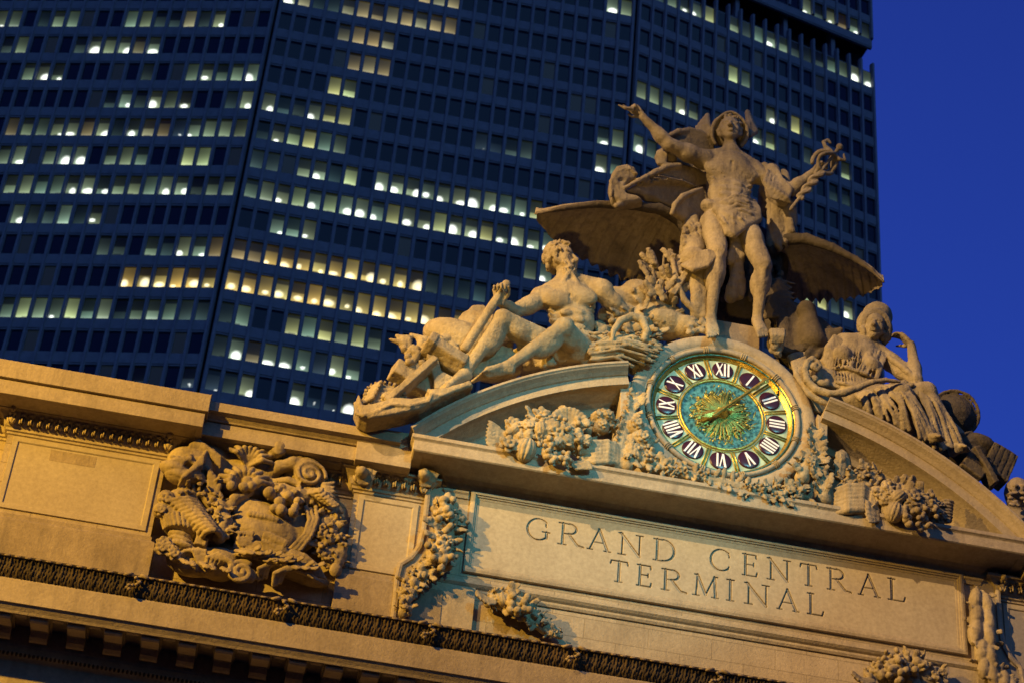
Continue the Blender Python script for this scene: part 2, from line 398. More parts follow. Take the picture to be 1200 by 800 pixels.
# leaf tongues of the capitals
lt = MB()
def lt_done():
    global lt
    lt.build('leaf_ornament', M['carved'], B, True); lt = MB()
def tongues(x0, x1, y, n):
    for i in range(n):
        x = x0+(x1-x0)*(i+.5)/n; wd = (x1-x0)/n*.36
        for q_ in (-1, 0, 1): lt.ellipsoid((x+q_*wd*.62, y-.20-.05*(q_ == 0), 37.24), (wd*.38, .08, .155), rot(-24, 0, 0), 6, 5)
        lt.ellipsoid((x, y-.30, 37.36), (wd*.9, .07, .05), rot(-10, 0, 0), 7, 5)
        lt.ellipsoid((x+(x1-x0)/n*.5, y-.26, 37.37), (wd*.30, .06, .07), rot(-30, 0, 0), 6, 5)
for a, b in PIL:
    k = int((b-a-.35)/.235); e = 0
    if a == -9.9: b = -8.05
    if a == 7.4: a = 8.05
    k = int((b-a-.35)/.235)
    tongues(a+.18, b-.18, 0, k)
    for xx in (a+.02, b-.02):
        lt.ellipsoid((xx, -.20, 37.24), (.10, .13, .18), rot(-20, 0, 0), 8, 6); lt.ellipsoid((xx, -.42, 37.42), (.09, .10, .09), None, 8, 6)
        for s_ in (-1, 1): lt.ellipsoid((xx+.08*s_, -.24, 37.18), (.04, .08, .13), rot(-20, 20*s_, 0), 6, 5); lt.ellipsoid((xx+.05*s_, -.34, 37.34), (.05, .08, .06), rot(-20, 20*s_, 0), 6, 5)
    lt_done()
for a, b in ((-14.95, -9.9), (-23.9, -19.15), (9.9, 14.95)):
    tongues(a+.3, b-.3, .35, int((b-a-.6)/.235)); lt_done()
# coping of the attic: breaks forward over the piers
cb = MB()
ztop = 38.534
cop_hi = [(-.3, 37.46), (.86, 37.46), (.88, 37.42), (1.05, 37.425), (1.05, 37.86), (.90, 37.862), (.90, 37.89), (1.12, 37.90), (1.12, 38.46), (-2.2, 38.60), (-2.2, 37.46)]
cop_lo = [(o_+.35, z_) for o_, z_ in [(-.6, 37.47), (.40, 37.47), (.42, 37.496), (.62, 37.496), (.62, 37.93), (.55, 37.935), (.55, 37.955), (.66, 37.96), (.68, 38.0), (.78, 38.08), (.84, 38.09), (.92, 38.107), (.92, 38.399), (-2.2, 38.5), (-2.2, 37.47)]]
print('coping', cop_hi, cop_lo)
def pier(a, b): MB().sweep(cop_hi, [(a, .36), (a, 0), (b, 0), (b, .36)]).build('pier_coping', M['plain'], B, bevel=.015)
pier(-19.0, -15.2); pier(15.2, 19.0); pier(-26.4, -24); pier(24, 26.4)
for q in ((-XW, -26.4), (-24.0, -19.0), (-15.2, -8.9), (8.9, 15.2), (19.0, 24)):
    MB().sweep(cop_lo, [(q[0], .35), (q[1], .35)]).build('coping', M['plain'], B, bevel=.012)
# stepped block at the foot of the pediment, over the narrow pier
for s_ in (-1, 1):
    x0, x1 = sorted((s_*10.05, s_*8.55))
    sb = MB(); sb.sweep([(-.3, 37.45), (.62, 37.45), (.64, 37.409), (.80, 37.409), (.80, 38.005), (.73, 38.018), (.72, 38.61), (-1.6, 38.70), (-1.6, 37.45)], [(x0, .0), (x1, .0)])
    sb.build('pediment_step_block', M['plain'], B, bevel=.015)
# ---------------- lower main cornice
zt = zs
cor = MB()
low = [(.0, zt-3.9), (.05, zt-3.9), (.05, zt-2.2), (.08, zt-1.80), (.16, zt-1.74), (.30, zt-1.66), (.30, zt-1.50), (.34, zt-1.46), (.34, zt-.96), (1.50, zt-.95), (1.52, zt-1.32), (1.60, zt-1.36), (1.64, zt-1.30), (1.72, zt-1.22), (1.76, zt-1.18), (1.80, zt-1.18), (1.80, zt-.54), (1.78, zt-.52), (1.78, zt-.46)]
cor.sweep(low+[(-.4, zt-.46), (-.4, zt-3.9)], [(-XW, 0), (XW, 0)])
cor.build('cornice', M['plain'], B, bevel=.01)
# carved cyma with palmettes (one sheet with relief)
nx, nz = 3800, 15
xs = np.linspace(-21.5, 16.5, nx); ts = np.linspace(0, 1, nz)
prz = zt-.50+.47*ts; pro = 1.78+.26*(ts+.10*np.sin(2*np.pi*ts))
Xg, Tg = np.meshgrid(xs, ts, indexing='ij')
u = (Xg/.252) % 1-.5
pal = np.maximum(0, 1-((u/.42)**2+((Tg-.5)/.5)**2))
ribs = .5+.5*np.cos(np.arctan2(u, Tg+.15)*12)
rel = .035*pal*(.35+.65*ribs)+.016*np.sin(Xg*2*np.pi/.084+5*np.sin(Tg*6))*np.sin(Tg*13+.5)+.012*np.sin(Xg*2*np.pi/.19)*np.sin(Tg*21)+.012*np.sin(Xg*61+Tg*9)*np.sin(Tg*17+Xg*23)
Vc = np.stack([Xg, -(pro[None, :]+rel), np.broadcast_to(prz[None, :], Xg.shape)], -1).reshape(-1, 3)
idx = np.arange(nx*nz).reshape(nx, nz)
Fq = np.stack([idx[:-1, :-1], idx[1:, :-1], idx[1:, 1:], idx[:-1, 1:]], -1).reshape(-1, 4)
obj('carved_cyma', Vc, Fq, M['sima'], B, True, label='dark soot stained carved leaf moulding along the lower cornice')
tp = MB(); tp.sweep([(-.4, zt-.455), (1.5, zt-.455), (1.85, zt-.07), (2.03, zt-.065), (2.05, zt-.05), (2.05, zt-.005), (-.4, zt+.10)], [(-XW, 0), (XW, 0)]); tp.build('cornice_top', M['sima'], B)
bd = MB()
for i in range(150):
    x = -21.4+.252*i; bd.ellipsoid((x, -2.045, zt-.04), (.095, .03, .03), None, 7, 5)
bd.build('bead_moulding', M['weather'], B, True)
for i in range(9):       # masks that interrupt the carved moulding
    bd = MB(); x = at(160+0*i, 675, -2.0)[0]-3*3.66+3.66*i
    for k in range(9):
        a = k*.7; bd.ellipsoid((x+.16*math.sin(a)*(.5+.08*k), -2.04-.03*math.cos(3*a), zt-.10-.040*k), (.055, .045, .045), None, 6, 5)
    for k in (-1, 1): bd.ellipsoid((x+.20*k, -2.06, zt-.03), (.14, .06, .05), rot(0, 20*k, 0), 7, 5)
    bd.build('carved_mask', M['weather'], B, True)
# modillions
md = MB()
m0 = at(41, 750, -1.3)[0]
x = m0-.905*4
while x < 14:
    pf = [(1.50, zt-.97), (1.50, zt-1.40), (1.42, zt-1.44), (1.30, zt-1.38), (1.05, zt-1.32), (.80, zt-1.26), (.68, zt-1.16), (.64, zt-1.22), (.60, zt-1.34), (.52, zt-1.41), (.42, zt-1.41), (.345, zt-1.34), (.345, zt-.97)]
    V = []
    for xx in (x-.22, x+.22): V += [(xx, -a, b) for a, b in pf]
    n = len(pf); md.add(V, [tuple(range(n)), tuple(range(2*n-1, n-1, -1))]+[(i, i+n, (i+1) % n+n, (i+1) % n) for i in range(n)])
    md.box(x-.27, x+.27, -1.51, -.35, zt-1.06, zt-.96); md.box(x-.25, x+.25, -1.512, -1.44, zt-1.32, zt-1.22)
    md.box(x+.30, x+.60, -1.515, -1.40, zt-1.33, zt-1.20)
    x += .905
md.build('modillion_row', M['plain'], B, bevel=.015)
eg = MB()
for i in range(300):
    x = -21+.105*i; eg.ellipsoid((x, -.27, zt-1.70), (.036, .05, .06), None, 6, 4)
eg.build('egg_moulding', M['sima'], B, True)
# ---------------- centre block with inscription
cbk = MB()
cbk.box(-7.42, 7.42, -.10, .35, 34.52, 37.95)
cbk.box(-7.9, 7.9, .0, .36, 32.0, 34.53)
cbk.build('centre_wall', M['stone'], B)
lg = MB()
lg.sweep([(-.02, 34.30), (.05, 34.30), (.09, 34.36), (.09, 34.42), (.15, 34.46), (.21, 34.52), (.21, 34.60), (.13, 34.62), (.10, 34.66), (-.02, 34.66)], [(-7.5, .3), (-7.5, 0), (7.5, 0), (7.5, .3)])
lg.build('ledge_moulding', M['plain'], B)
IX0, IX1, IZ0, IZ1 = -6.74, 6.94, 34.93, 37.42
ff = MB(); prf = [(-.05, .098), (-.05, .20), (.02, .225), (.07, .225), (.075, .19), (.12, .185), (.13, .15), (.19, .145), (.22, .115), (.235, .098)]
ff.frame(prf, [(IX0, IZ0), (IX1, IZ0), (IX1, IZ1), (IX0, IZ1)])
ff.build('inscription_frame', M['plain'], B)
# engraved lettering: a panel whose surface is cut by a V-shaped chisel profile
def arc(cx, cz, rx, rz, a0, a1, n=16): return [(cx+rx*math.cos(math.radians(a)), cz+rz*math.sin(math.radians(a))) for a in np.linspace(a0, a1, n)]
GL = {  # strokes in a unit-height box: (points, thickness)
 'G': (.95, [(arc(.5, .5, .47, .5, 48, 312, 26), 1), ([(.86, .12), (.86, .42)], 1.2), ([(.68, .42), (1.0, .42)], .6), ([(.80, .86), (.83, .66)], .6)]),
 'R': (.92, [([(.16, 0), (.16, 1)], 1.2), ([(.0, 1), (.45, 1)], .7), ([(.0, 0), (.32, 0)], .6), (arc(.42, .76, .27, .24, 90, -90, 12), 1), ([(.42, .52), (.16, .52)], .6), ([(.40, .52), (.78, .03), (1.0, -.01)], 1.2)]),
 'A': (.98, [([(.10, 0), (.47, 1)], .7), ([(.47, 1), (.87, 0)], 1.3), ([(.24, .36), (.72, .36)], .6), ([(0, 0), (.24, 0)], .6), ([(.72, 0), (1.0, 0)], .6)]),
 'N': (1.0, [([(.16, 0), (.16, 1)], .7), ([(.10, 1), (.86, 0)], 1.3), ([(.86, 0), (.86, 1)], .7), ([(0, 0), (.32, 0)], .6), ([(0, 1), (.16, 1)], .6), ([(.70, 1), (1.0, 1)], .6)]),
 'D': (.95, [([(.16, 0), (.16, 1)], 1.2), ([(0, 1), (.42, 1)], .7), ([(0, 0), (.42, 0)], .7), (arc(.42, .5, .50, .5, 90, -90, 20), 1.1)]),
 'C': (.88, [(arc(.5, .5, .48, .5, 46, 314, 26), 1), ([(.84, .90), (.87, .68)], .6), ([(.84, .12), (.87, .26)], .6)]),
 'E': (.62, [([(.2, 0), (.2, 1)], 1.2), ([(0, 1), (.90, 1), (.93, .84)], .7), ([(0, 0), (.94, 0), (1.0, .18)], .7), ([(.2, .53), (.76, .53)], .6), ([(.76, .62), (.76, .44)], .6)]),
 'T': (.80, [([(.5, 0), (.5, 1)], 1.2), ([(.02, .84), (.06, 1), (.94, 1), (.98, .84)], .7), ([(.30, 0), (.70, 0)], .6)]),
 'L': (.72, [([(.2, 0), (.2, 1)], 1.2), ([(0, 1), (.42, 1)], .6), ([(0, 0), (.92, 0), (1.0, .2)], .7)]),
 'M': (1.1, [([(.13, 0), (.17, 1)], .7), ([(.17, 1), (.5, .08)], 1.3), ([(.5, .08), (.83, 1)], .7), ([(.83, 1), (.88, 0)], 1.3), ([(0, 0), (.26, 0)], .6), ([(.74, 0), (1.0, 0)], .6), ([(.06, 1), (.18, 1)], .6), ([(.82, 1), (.96, 1)], .6)]),
 'I': (.3, [([(.5, 0), (.5, 1)], 1.2), ([(0, 0), (1, 0)], .6), ([(0, 1), (1, 1)], .6)])}
def zx(px, py): p = at(540+px/1.818, 560+py/1.818, -.09); return p[0], p[2]
rows = [('GRANDCENTRAL', [(140, 190), (208, 262), (270, 320), (335, 388), (410, 458), (531, 577), (600, 631), (652, 702), (722, 759), (780, 830), (846, 893), (910, 946)], 88, 133, 165),
        ('TERMINAL', [(317, 356), (375, 406), (427, 480), (494, 549), (566, 582), (604, 657), (673, 720), (738, 772)], 178, 222, 336)]
H = .017; gx = np.arange(IX0+.2, IX1-.19, H); gz = np.arange(IZ0+.2, IZ1-.19, H)
GX, GZ = np.meshgrid(gx, gz, indexing='ij'); dep = np.zeros_like(GX)
for word, spans, yt, yb, xr in rows:
    ztop_ = zx(xr, yt)[1]; zbot = zx(xr, yb)[1]; hh = ztop_-zbot
    for ch, (a, b) in zip(word, spans):
        ys = (yt+yb)/2+((a+b)/2-xr)*.174
        xa, xb = zx(a, ys)[0], zx(b, ys)[0]
        for pts, wt in GL[ch][1]:
            W = .027*wt
            for (p0, q0), (p1, q1) in zip(pts[:-1], pts[1:]):
                A = np.array([xa+(xb-xa)*p0, zbot+hh*q0]); Bq = np.array([xa+(xb-xa)*p1, zbot+hh*q1])
                i0, i1 = np.searchsorted(gx, [min(A[0], Bq[0])-.08, max(A[0], Bq[0])+.08]); j0, j1 = np.searchsorted(gz, [min(A[1], Bq[1])-.08, max(A[1], Bq[1])+.08])
                sx_, sz_ = GX[i0:i1, j0:j1], GZ[i0:i1, j0:j1]; d_ = Bq-A; L = d_@d_+1e-9
                t = np.clip(((sx_-A[0])*d_[0]+(sz_-A[1])*d_[1])/L, 0, 1)
                ds = np.hypot(sx_-A[0]-t*d_[0], sz_-A[1]-t*d_[1])
                dep[i0:i1, j0:j1] = np.maximum(dep[i0:i1, j0:j1], np.clip((W+.004-ds)*2.2, 0, .05))
Vp = np.stack([GX, -(.135-dep), GZ], -1).reshape(-1, 3); idx = np.arange(GX.size).reshape(GX.shape)
Fp = np.stack([idx[:-1, :-1], idx[1:, :-1], idx[1:, 1:], idx[:-1, 1:]], -1).reshape(-1, 4)
# the cut is coloured darker: colour follows the depth of the cut
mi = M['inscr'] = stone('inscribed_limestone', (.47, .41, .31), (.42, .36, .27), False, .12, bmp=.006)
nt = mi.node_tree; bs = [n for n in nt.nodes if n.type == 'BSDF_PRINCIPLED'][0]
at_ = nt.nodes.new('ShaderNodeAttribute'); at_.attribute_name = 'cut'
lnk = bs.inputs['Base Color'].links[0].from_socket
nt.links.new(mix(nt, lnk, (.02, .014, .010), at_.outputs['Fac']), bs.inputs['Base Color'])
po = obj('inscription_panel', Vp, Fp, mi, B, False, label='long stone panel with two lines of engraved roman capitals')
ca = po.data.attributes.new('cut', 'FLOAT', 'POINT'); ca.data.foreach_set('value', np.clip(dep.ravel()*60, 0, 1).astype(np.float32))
# ---------------- pediment cornice
zc = az(485, 507.5, 1.3); zb_ = zc-.47
print('main cornice top', zc)
pc = MB()
mainP = [(-.2, zb_-.36), (.06, zb_-.36), (.08, zb_-.28), (.16, zb_-.22), (.20, zb_-.12), (.26, zb_-.10), (.34, zb_-.02), (.95, zb_+.02), (.97, zb_-.03), (1.22, zb_-.03), (1.26, zb_+.0), (1.26, zb_+.30), (1.29, zb_+.33), (1.33, zb_+.36), (1.33, zc), (-.2, zc+.04)]
pc.sweep(mainP, [(-8.62+1.3, .35), (-8.62+1.3, .0), (8.62-1.3, 0), (8.62-1.3, .35)])
pc.sweep([(0, 37.2), (.05, 37.2), (.07, 37.3), (.12, 37.34), (.12, 37.4), (.0, 37.42)], [(-7.44, .3), (-7.44, -.1), (-6.85, -.1)]); pc.sweep([(0, 37.2), (.05, 37.2), (.07, 37.3), (.12, 37.34), (.12, 37.4), (.0, 37.42)], [(7.0, -.1), (7.44, -.1), (7.44, .3)])
pc.build('pediment_cornice', M['plain'], B, bevel=.01)
# broken segmental pediment
RC, ZCc = 11.7, 30.6
apf = [(9.6, -2.4), (RC, -2.4), (RC, 1.33), (RC-.07, 1.33), (RC-.09, 1.30), (RC-.13, 1.27), (RC-.20, 1.14), (RC-.27, 1.05), (RC-.28, 1.0), (RC-.56, .99), (RC-.57, .80), (RC-.60, .60), (RC-.66, .30), (RC-.72, .14), (RC-.76, .10), (RC-.94, .06), (RC-.95, -.02), (RC-1.02, -.12), (RC-1.10, -.30), (RC-1.14, -.32), (RC-1.16, -.6), (9.6, -.6)]
def arch(sgn):
    a_in = math.asin(2.92/RC); a_out = math.asin(8.72/RC); k = len(apf); n = 40; V = []
    for i in range(n+1):
        a = a_in+(a_out-a_in)*i/n
        for r, o in apf:
            V.append([sgn*r*math.sin(a), -o, ZCc+r*math.cos(a)])
    V = [[v[0], v[1], v[2]] for v in V]
    Fc = [(i*k+j, (i+1)*k+j, (i+1)*k+(j+1) % k, i*k+(j+1) % k) for i in range(n) for j in range(k)]+[tuple(range(k)), tuple(range(n*k+k-1, n*k-1, -1))]
    ar = MB(); ar.add(V, Fc); ar.build('curved_pediment', M['plain'], B, bevel=.008)
# the foot of each arch is cut off by the cornice
arch(-1); arch(1)
ty = MB(); pts = [(-8.3, zc-.05)]+[(-(RC-.9)*math.sin(a), ZCc+(RC-.9)*math.cos(a)) for a in np.linspace(math.asin(8.2/10.8), math.asin(2.5/10.8), 14)]+[(-2.0, 42.2), (2.0, 42.2)]+[((RC-.9)*math.sin(a), ZCc+(RC-.9)*math.cos(a)) for a in np.linspace(math.asin(2.5/10.8), math.asin(8.2/10.8), 14)]+[(8.3, zc-.05)]
ty.prism(pts, .55, 2.4); ty.build('tympanum', M['plain'], B)
# plinth blocks behind the clock for the statue group
bk = MB(); bk.box(-2.3, 2.3, .1, 2.4, 41.9, 43.3); bk.box(-1.5, 1.9, .3, 2.4, 43.3, 44.3); bk.box(-.3, 1.15, -.2, 1.6, 43.6, 44.95); bk.build('statue_plinth', M['weather'], B, bevel=.03)
# side piers flanking the clock below the arch ends
for s_ in (-1, 1): MB().prism([(s_*2.76, 40.3), (s_*2.96, 40.3), (s_*3.0, 41.5), (s_*2.70, 41.65)], -.80, .3).build('arch_end_block', M['plain'], B, bevel=.02)
# volute brackets beside the inscription with curved outline
for s_ in (-1, 1):
    edge = [(500, 556), (497, 590), (493, 620), (488, 640), (479, 652), (466, 660), (462, 676), (460, 700), (457, 724)]
    P = [at(x, y, -.14) for x, y in edge]; poly = [(p[0], p[2]) for p in P]+[(-6.4, P[-1][2]), (-6.4, 34.45), (-7.3, 34.45), (-7.3, P[0][2])]
    poly = [(s_*-1*x, z) for x, z in poly] if s_ == 1 else poly
    vb = MB(); vb.prism(poly, -.14, .3)
    rim = [(x, z) for x, z in poly[:9]]
    vb.frame([(0, .13), (0, .22), (.07, .24), (.14, .22), (.14, .13)] if s_ == -1 else [(0, .13), (0, .22), (-.07, .24), (-.14, .22), (-.14, .13)], rim, False)
    vb.build('volute_bracket', M['plain'], B, bevel=.01)
# ------------------------------------------------------------------ office tower behind
TY = 150.
def conc():
    m, nt, b = new_mat('precast_concrete'); pos = geo_pos(nt)
    c = mix(nt, (.33, .34, .37), (.23, .245, .28), noise(nt, .08, 5, .6, pos)); f_ = ramp(nt, noise(nt, 1.1, 5, .7, pos), [(.3, (.8, .8, .8)), (.7, (1.1, 1.1, 1.1))])
    nt.links.new(mix(nt, c, f_, 1., 'MULTIPLY'), b.inputs['Base Color']); b.inputs['Roughness'].default_value = .8; return m
M['conc'] = conc()
M['dark'] = simple('dark_recess', (.012, .012, .014), .9)
def glass_mat():
    m, nt, b = new_mat('office_window_glass')
    a = nt.nodes.new('ShaderNodeAttribute'); a.attribute_name = 'glow'
    b.inputs['Base Color'].default_value = (.004, .006, .012, 1); b.inputs['Roughness'].default_value = .06; b.inputs['Specular IOR Level'].default_value = .25
    nt.links.new(a.outputs['Color'], b.inputs['Emission Color']); b.inputs['Emission Strength'].default_value = 1.
    return m
M['win'] = glass_mat()
T = empty('office_tower', (20, 190, 0), 'dark blue glass and concrete office tower with lit windows behind the station', 'skyscraper')
c1 = at(329, -13, TY); c2 = at(748, -13, TY)
X1, X2 = at(326, 0, TY)[0], at(747, 0, TY)[0]
print('tower corners', X1, X2, c1, c2)
ANG = math.radians(14.4)
FLH = None

zA, zR4 = at(590, 50.8, TY)[2], at(590, 284.4, TY)[2]
FLH = (zA-zR4)/7
ZA = zA                                   # window-bottom height of the reference floor
zq = 200.
for Lr in np.arange(5, 80, .05):          # the right face ends where its edge stands in the photograph
    P = np.array([X2+math.cos(ANG)*Lr, TY+math.sin(ANG)*Lr, zq]); q = proj(P)
    if q[0] > 1031.6+.035*(q[1]-85): break
def plane_hit(x, y, p0, d):               # point of a tower face seen at (x, y)
    v = FW+(x-600)/_f*RW-(y-400)/_f*UW; n = np.array([-d[1], d[0], 0.]); t = ((np.array([*p0, 0])-CAMPOS)@n)/(v@n); return CAMPOS+t*v
MOD = (X2-X1)/24.46
dl = np.array([-math.cos(ANG), math.sin(ANG)]); dr = np.array([math.cos(ANG), math.sin(ANG)])
Lr = (round(Lr/MOD-1.46))*MOD+1.46*MOD
FACES = [((X1, TY), np.array([1., 0.]), 24, MOD), ((X1, TY), dl, 36, MOD), ((X2, TY), dr, round(Lr/MOD-1.46)+1, Lr/(round(Lr/MOD-1.46)+1.46))]
zband_lo = plane_hit(1030, 84.5, (X2, TY), dr)[2]; nb = round((zband_lo-ZA)/FLH); 
print('FLH', FLH, 'MOD', MOD, 'Lr', Lr, 'faces', [f_[2] for f_ in FACES], 'band floor', (zband_lo-ZA)/FLH, 'ZA', ZA)
WH, WW = .63*FLH, .74
K0, K1 = -30, 9                           # floors below and above the reference floor
BANDK = math.floor((zband_lo-ZA)/FLH+.4)
LIT = {}
def L_(kind, pts): 
    for p in pts.split(): x, y = p.split(','); LIT[(float(x), float(y))] = kind
L_('w', '10,20 27,22 256,22 107,50 140,50 175,50 43,82 63,82 242,82 292,82 140,118 175,118 213,118 285,118 63,150 80,150 113,150 150,150 228,150 17,179 71,179 87,179 78,213 97,213 115,213 188,213 207,213 15,248 71,248 105,248 211,284 231,284 58,357 114,357 175,357')
L_('g', '66,20 83,20 148,20 167,20 20,50 124,50 28,82 238,82 257,82 275,82 196,118 27,150 42,150 242,150 262,150 282,150 5,179 53,179 124,179 142,179 160,179 7,213 25,213 45,213 62,213 133,213 152,213 172,213 247,213 265,213 175,284 5,357 21,357 40,357 76,357 97,357 155,357 195,357')
L_('G', '217,179 236,179 21,357 76,357')
L_('d', '48,20 184,20 201,20 236,20 5,50 90,50 168,82 125,118 160,118 270,118 133,150 227,213 35,248 50,248 87,248 115,284 132,284 192,284 135,357 220,357 236,357')
L_('y', '219,20 158,50 8,150 98,150 168,150 187,150 250,284')
L_('Y', '146,321 166,321 185,321 206,321 225,321 244,321')
L_('s', '203,152 213,438 172,434')
L_('y', '358,-2 410,8 426,11 443,15 460,18 478,20 495,23 512,26 528,30 405,37 421,42 438,45 455,48 416,70 432,74 449,77 495,-2 513,1 532,5')
L_('d', '375,2 390,4 336,122 352,124 600,172 620,177 308,150 302,184 320,186 394,201 507,330 526,333 545,337 563,340 266,363 259,398 269,444')
L_('w', '343,-4 317,119 368,126 323,158 374,197 448,211 466,214 486,218 503,222 521,225 539,228 558,232 575,235 595,239 612,242 312,221 332,225 369,232 405,239 423,242 442,245 477,252 498,256 535,263 554,266 591,274 609,277 627,281 642,284 326,260 362,266 637,318 278,405 314,412 334,415 354,419 393,427 413,431 288,447 346,458 406,470 708,162 707,194')
L_('G', '393,99 409,102 387,130 404,134 344,160 361,163 411,203 631,245 387,235 460,249 517,259 572,270 342,377 380,384 419,391 349,228')
L_('g', '380,166 396,169 358,194 297,218 343,263 624,315 284,366 361,380 399,388 439,395 723,164 721,196')
L_('s', '566,166 580,169 374,423 373,464 251,440 380,465')
L_('y', '281,288 299,291 297,409')
L_('Y', '318,295 336,298 354,302 373,305 392,309 410,312 430,316 449,319 468,323 487,326 274,325 292,328 311,331 329,334 349,338 368,342 387,346 405,349 425,352 444,356 464,360 481,363 502,367 521,371 540,375')
L_('w', '949,6 977,16 1005,28 722,13 806,13 822,20 895,49 992,89 1007,97 802,127 894,136 894,164 750,170 998,372')
L_('G', '836,25 1019,103 865,92 923,147 908,170 982,201 951,355 967,360')
L_('g', '733,14 791,6 852,31 881,44 909,55 965,78 979,84 879,98 754,108 770,114 786,120 818,133 764,175')
L_('d', '963,11 1016,31 777,0 866,37 923,61 937,67 951,73 908,142 938,153 952,186 949,225 966,232 982,240 982,366')
L_('y', '990,22')
LP = np.array(list(LIT.keys())); LK = list(LIT.values())
# the concrete skin: one mesh per face (fins and spandrel bands)
wins = []
for fi, (p0, d, n, mod) in enumerate(FACES):
    p0 = np.array(p0); nrm = np.array([d[1], -d[0]]) if d[0] > 0 else np.array([-d[1], d[0]])   # outward, toward the viewer
    g = MB()
    def q3(u, o, z): return (p0[0]+d[0]*u+nrm[0]*o, p0[1]+d[1]*u+nrm[1]*o, z)
    def bx3(u0, u1, o0, o1, z0, z1):
        g.add([q3(u0, o1, z0), q3(u1, o1, z0), q3(u1, o0, z0), q3(u0, o0, z0), q3(u0, o1, z1), q3(u1, o1, z1), q3(u1, o0, z1), q3(u0, o0, z1)], [(0, 3, 2, 1), (4, 5, 6, 7), (0, 1, 5, 4), (1, 2, 6, 5), (2, 3, 7, 6), (3, 0, 4, 7)])
    m0_ = .73*mod; ua = m0_-.5*mod; ub = m0_+(n-.5)*mod
    zl, zh = ZA+K0*FLH, ZA+K1*FLH
    zband = (ZA+BANDK*FLH-.0, ZA+(BANDK+1)*FLH+.0)
    for k in range(K0, K1+1):
        if k == BANDK: continue
        zb = ZA+k*FLH
        hh = FLH-WH
        bx3(ua, ub, -.45, .0, zb-hh*.86, zb-hh*.14)
        bx3(ua, ub, -.45, -.07, zb-hh, zb-hh*.861); bx3(ua, ub, -.45, -.07, zb-hh*.139, zb)
    for i in range(n+1):
        u_ = m0_+(i-.5)*mod
        for za, zz in ((zl, zband[0]-.1), (zband[1]+.1, zh)):
            bx3(u_-.15, u_+.15, -.44, .20, za, zz)
            bx3(u_-.235, u_+.235, -.44, -.03, za+.01, zz-.01)
    for i in range(0, n+1, 4): bx3(m0_+(i-.5)*mod-.3, m0_+(i-.5)*mod+.3, -2.2, -1.0, zband[0]-1, zband[1]+1)
    g.build('facade_face', M['conc'], T)
    # recessed dark plant floor
    g = MB(); bx3(ua, ub, -3.2, -3.0, zband[0]-1.5, zband[1]+.5); bx3(ua, ub, -3.0, -.5, zband[1]-.15, zband[1]+.0) ; g.build('plant_floor', M['dark'], T)
    g = MB(); bx3(ua, ub, -3.0, -.46, zband[0]-1.55, zband[0]-1.4); g.build('plant_floor_ledge', M['conc'], T)
    for k in range(K0, K1):
        if k == BANDK: continue
        for i in range(n):
            u_ = m0_+i*mod; zc_ = ZA+k*FLH+WH/2; c = np.array(q3(u_, -.30, zc_)); x, y = proj(c)
            wins.append((fi, k, i, c, x, y, d, mod))
# dark slots at the corners with a tie at every floor
sl_ = MB()
for (cx, d0, d1) in ((X1, dl, np.array([1., 0])), (X2, np.array([-1., 0]), dr)):
    sl_.prism([(cx-.5, 0), (cx+.5, 0), (cx+.5, 1), (cx-.5, 1)], 0, 0) if False else None
    e = .24*MOD
    A_ = (cx+d0[0]*e, TY+d0[1]*e); B_ = (cx+d1[0]*e, TY+d1[1]*e)
    zz0, zz1 = ZA+K0*FLH, ZA+K1*FLH
    sl_.add([(A_[0], A_[1]+.9, zz0), (B_[0], B_[1]+.9, zz0), (B_[0], B_[1]+.9, zz1), (A_[0], A_[1]+.9, zz1)], [(0, 1, 2, 3)])
    sl_.add([(A_[0], A_[1]-.0, zz0), (A_[0], A_[1]+.9, zz0), (A_[0], A_[1]+.9, zz1), (A_[0], A_[1], zz1)], [(0, 1, 2, 3)])
    sl_.add([(B_[0], B_[1]-.0, zz0), (B_[0], B_[1]+.9, zz0), (B_[0], B_[1]+.9, zz1), (B_[0], B_[1], zz1)], [(0, 1, 2, 3)])
sl_.build('corner_slot', M['dark'], T)
# body of the tower behind the skin
bd_ = MB()
pl_ = [(X1+dl[0]*36.9*MOD, TY+dl[1]*36.9*MOD+.7), (X1, TY+1.0), (X2, TY+1.0), (X2+dr[0]*(Lr-.25), TY+dr[1]*(Lr-.25)+.7)]
pl_ += [(pl_[-1][0]-6, TY+48), (pl_[0][0]+6, TY+48)]
def core(z0, z1, inset=0.):
    n = len(pl_); c_ = np.mean(pl_, 0); P = [np.array(p)+(c_-np.array(p))*inset for p in pl_]
    bd_.add([(p[0], p[1], z0) for p in P]+[(p[0], p[1], z1) for p in P], [tuple(range(n-1, -1, -1)), tuple(range(n, 2*n))]+[(i, (i+1) % n, (i+1) % n+n, i+n) for i in range(n)])
core(0, ZA+BANDK*FLH-1.6); core(ZA+BANDK*FLH-1.6, ZA+(BANDK+1)*FLH+.5, .075); core(ZA+(BANDK+1)*FLH+.01, ZA+K1*FLH)
bd_.build('tower_body', M['dark'], T)
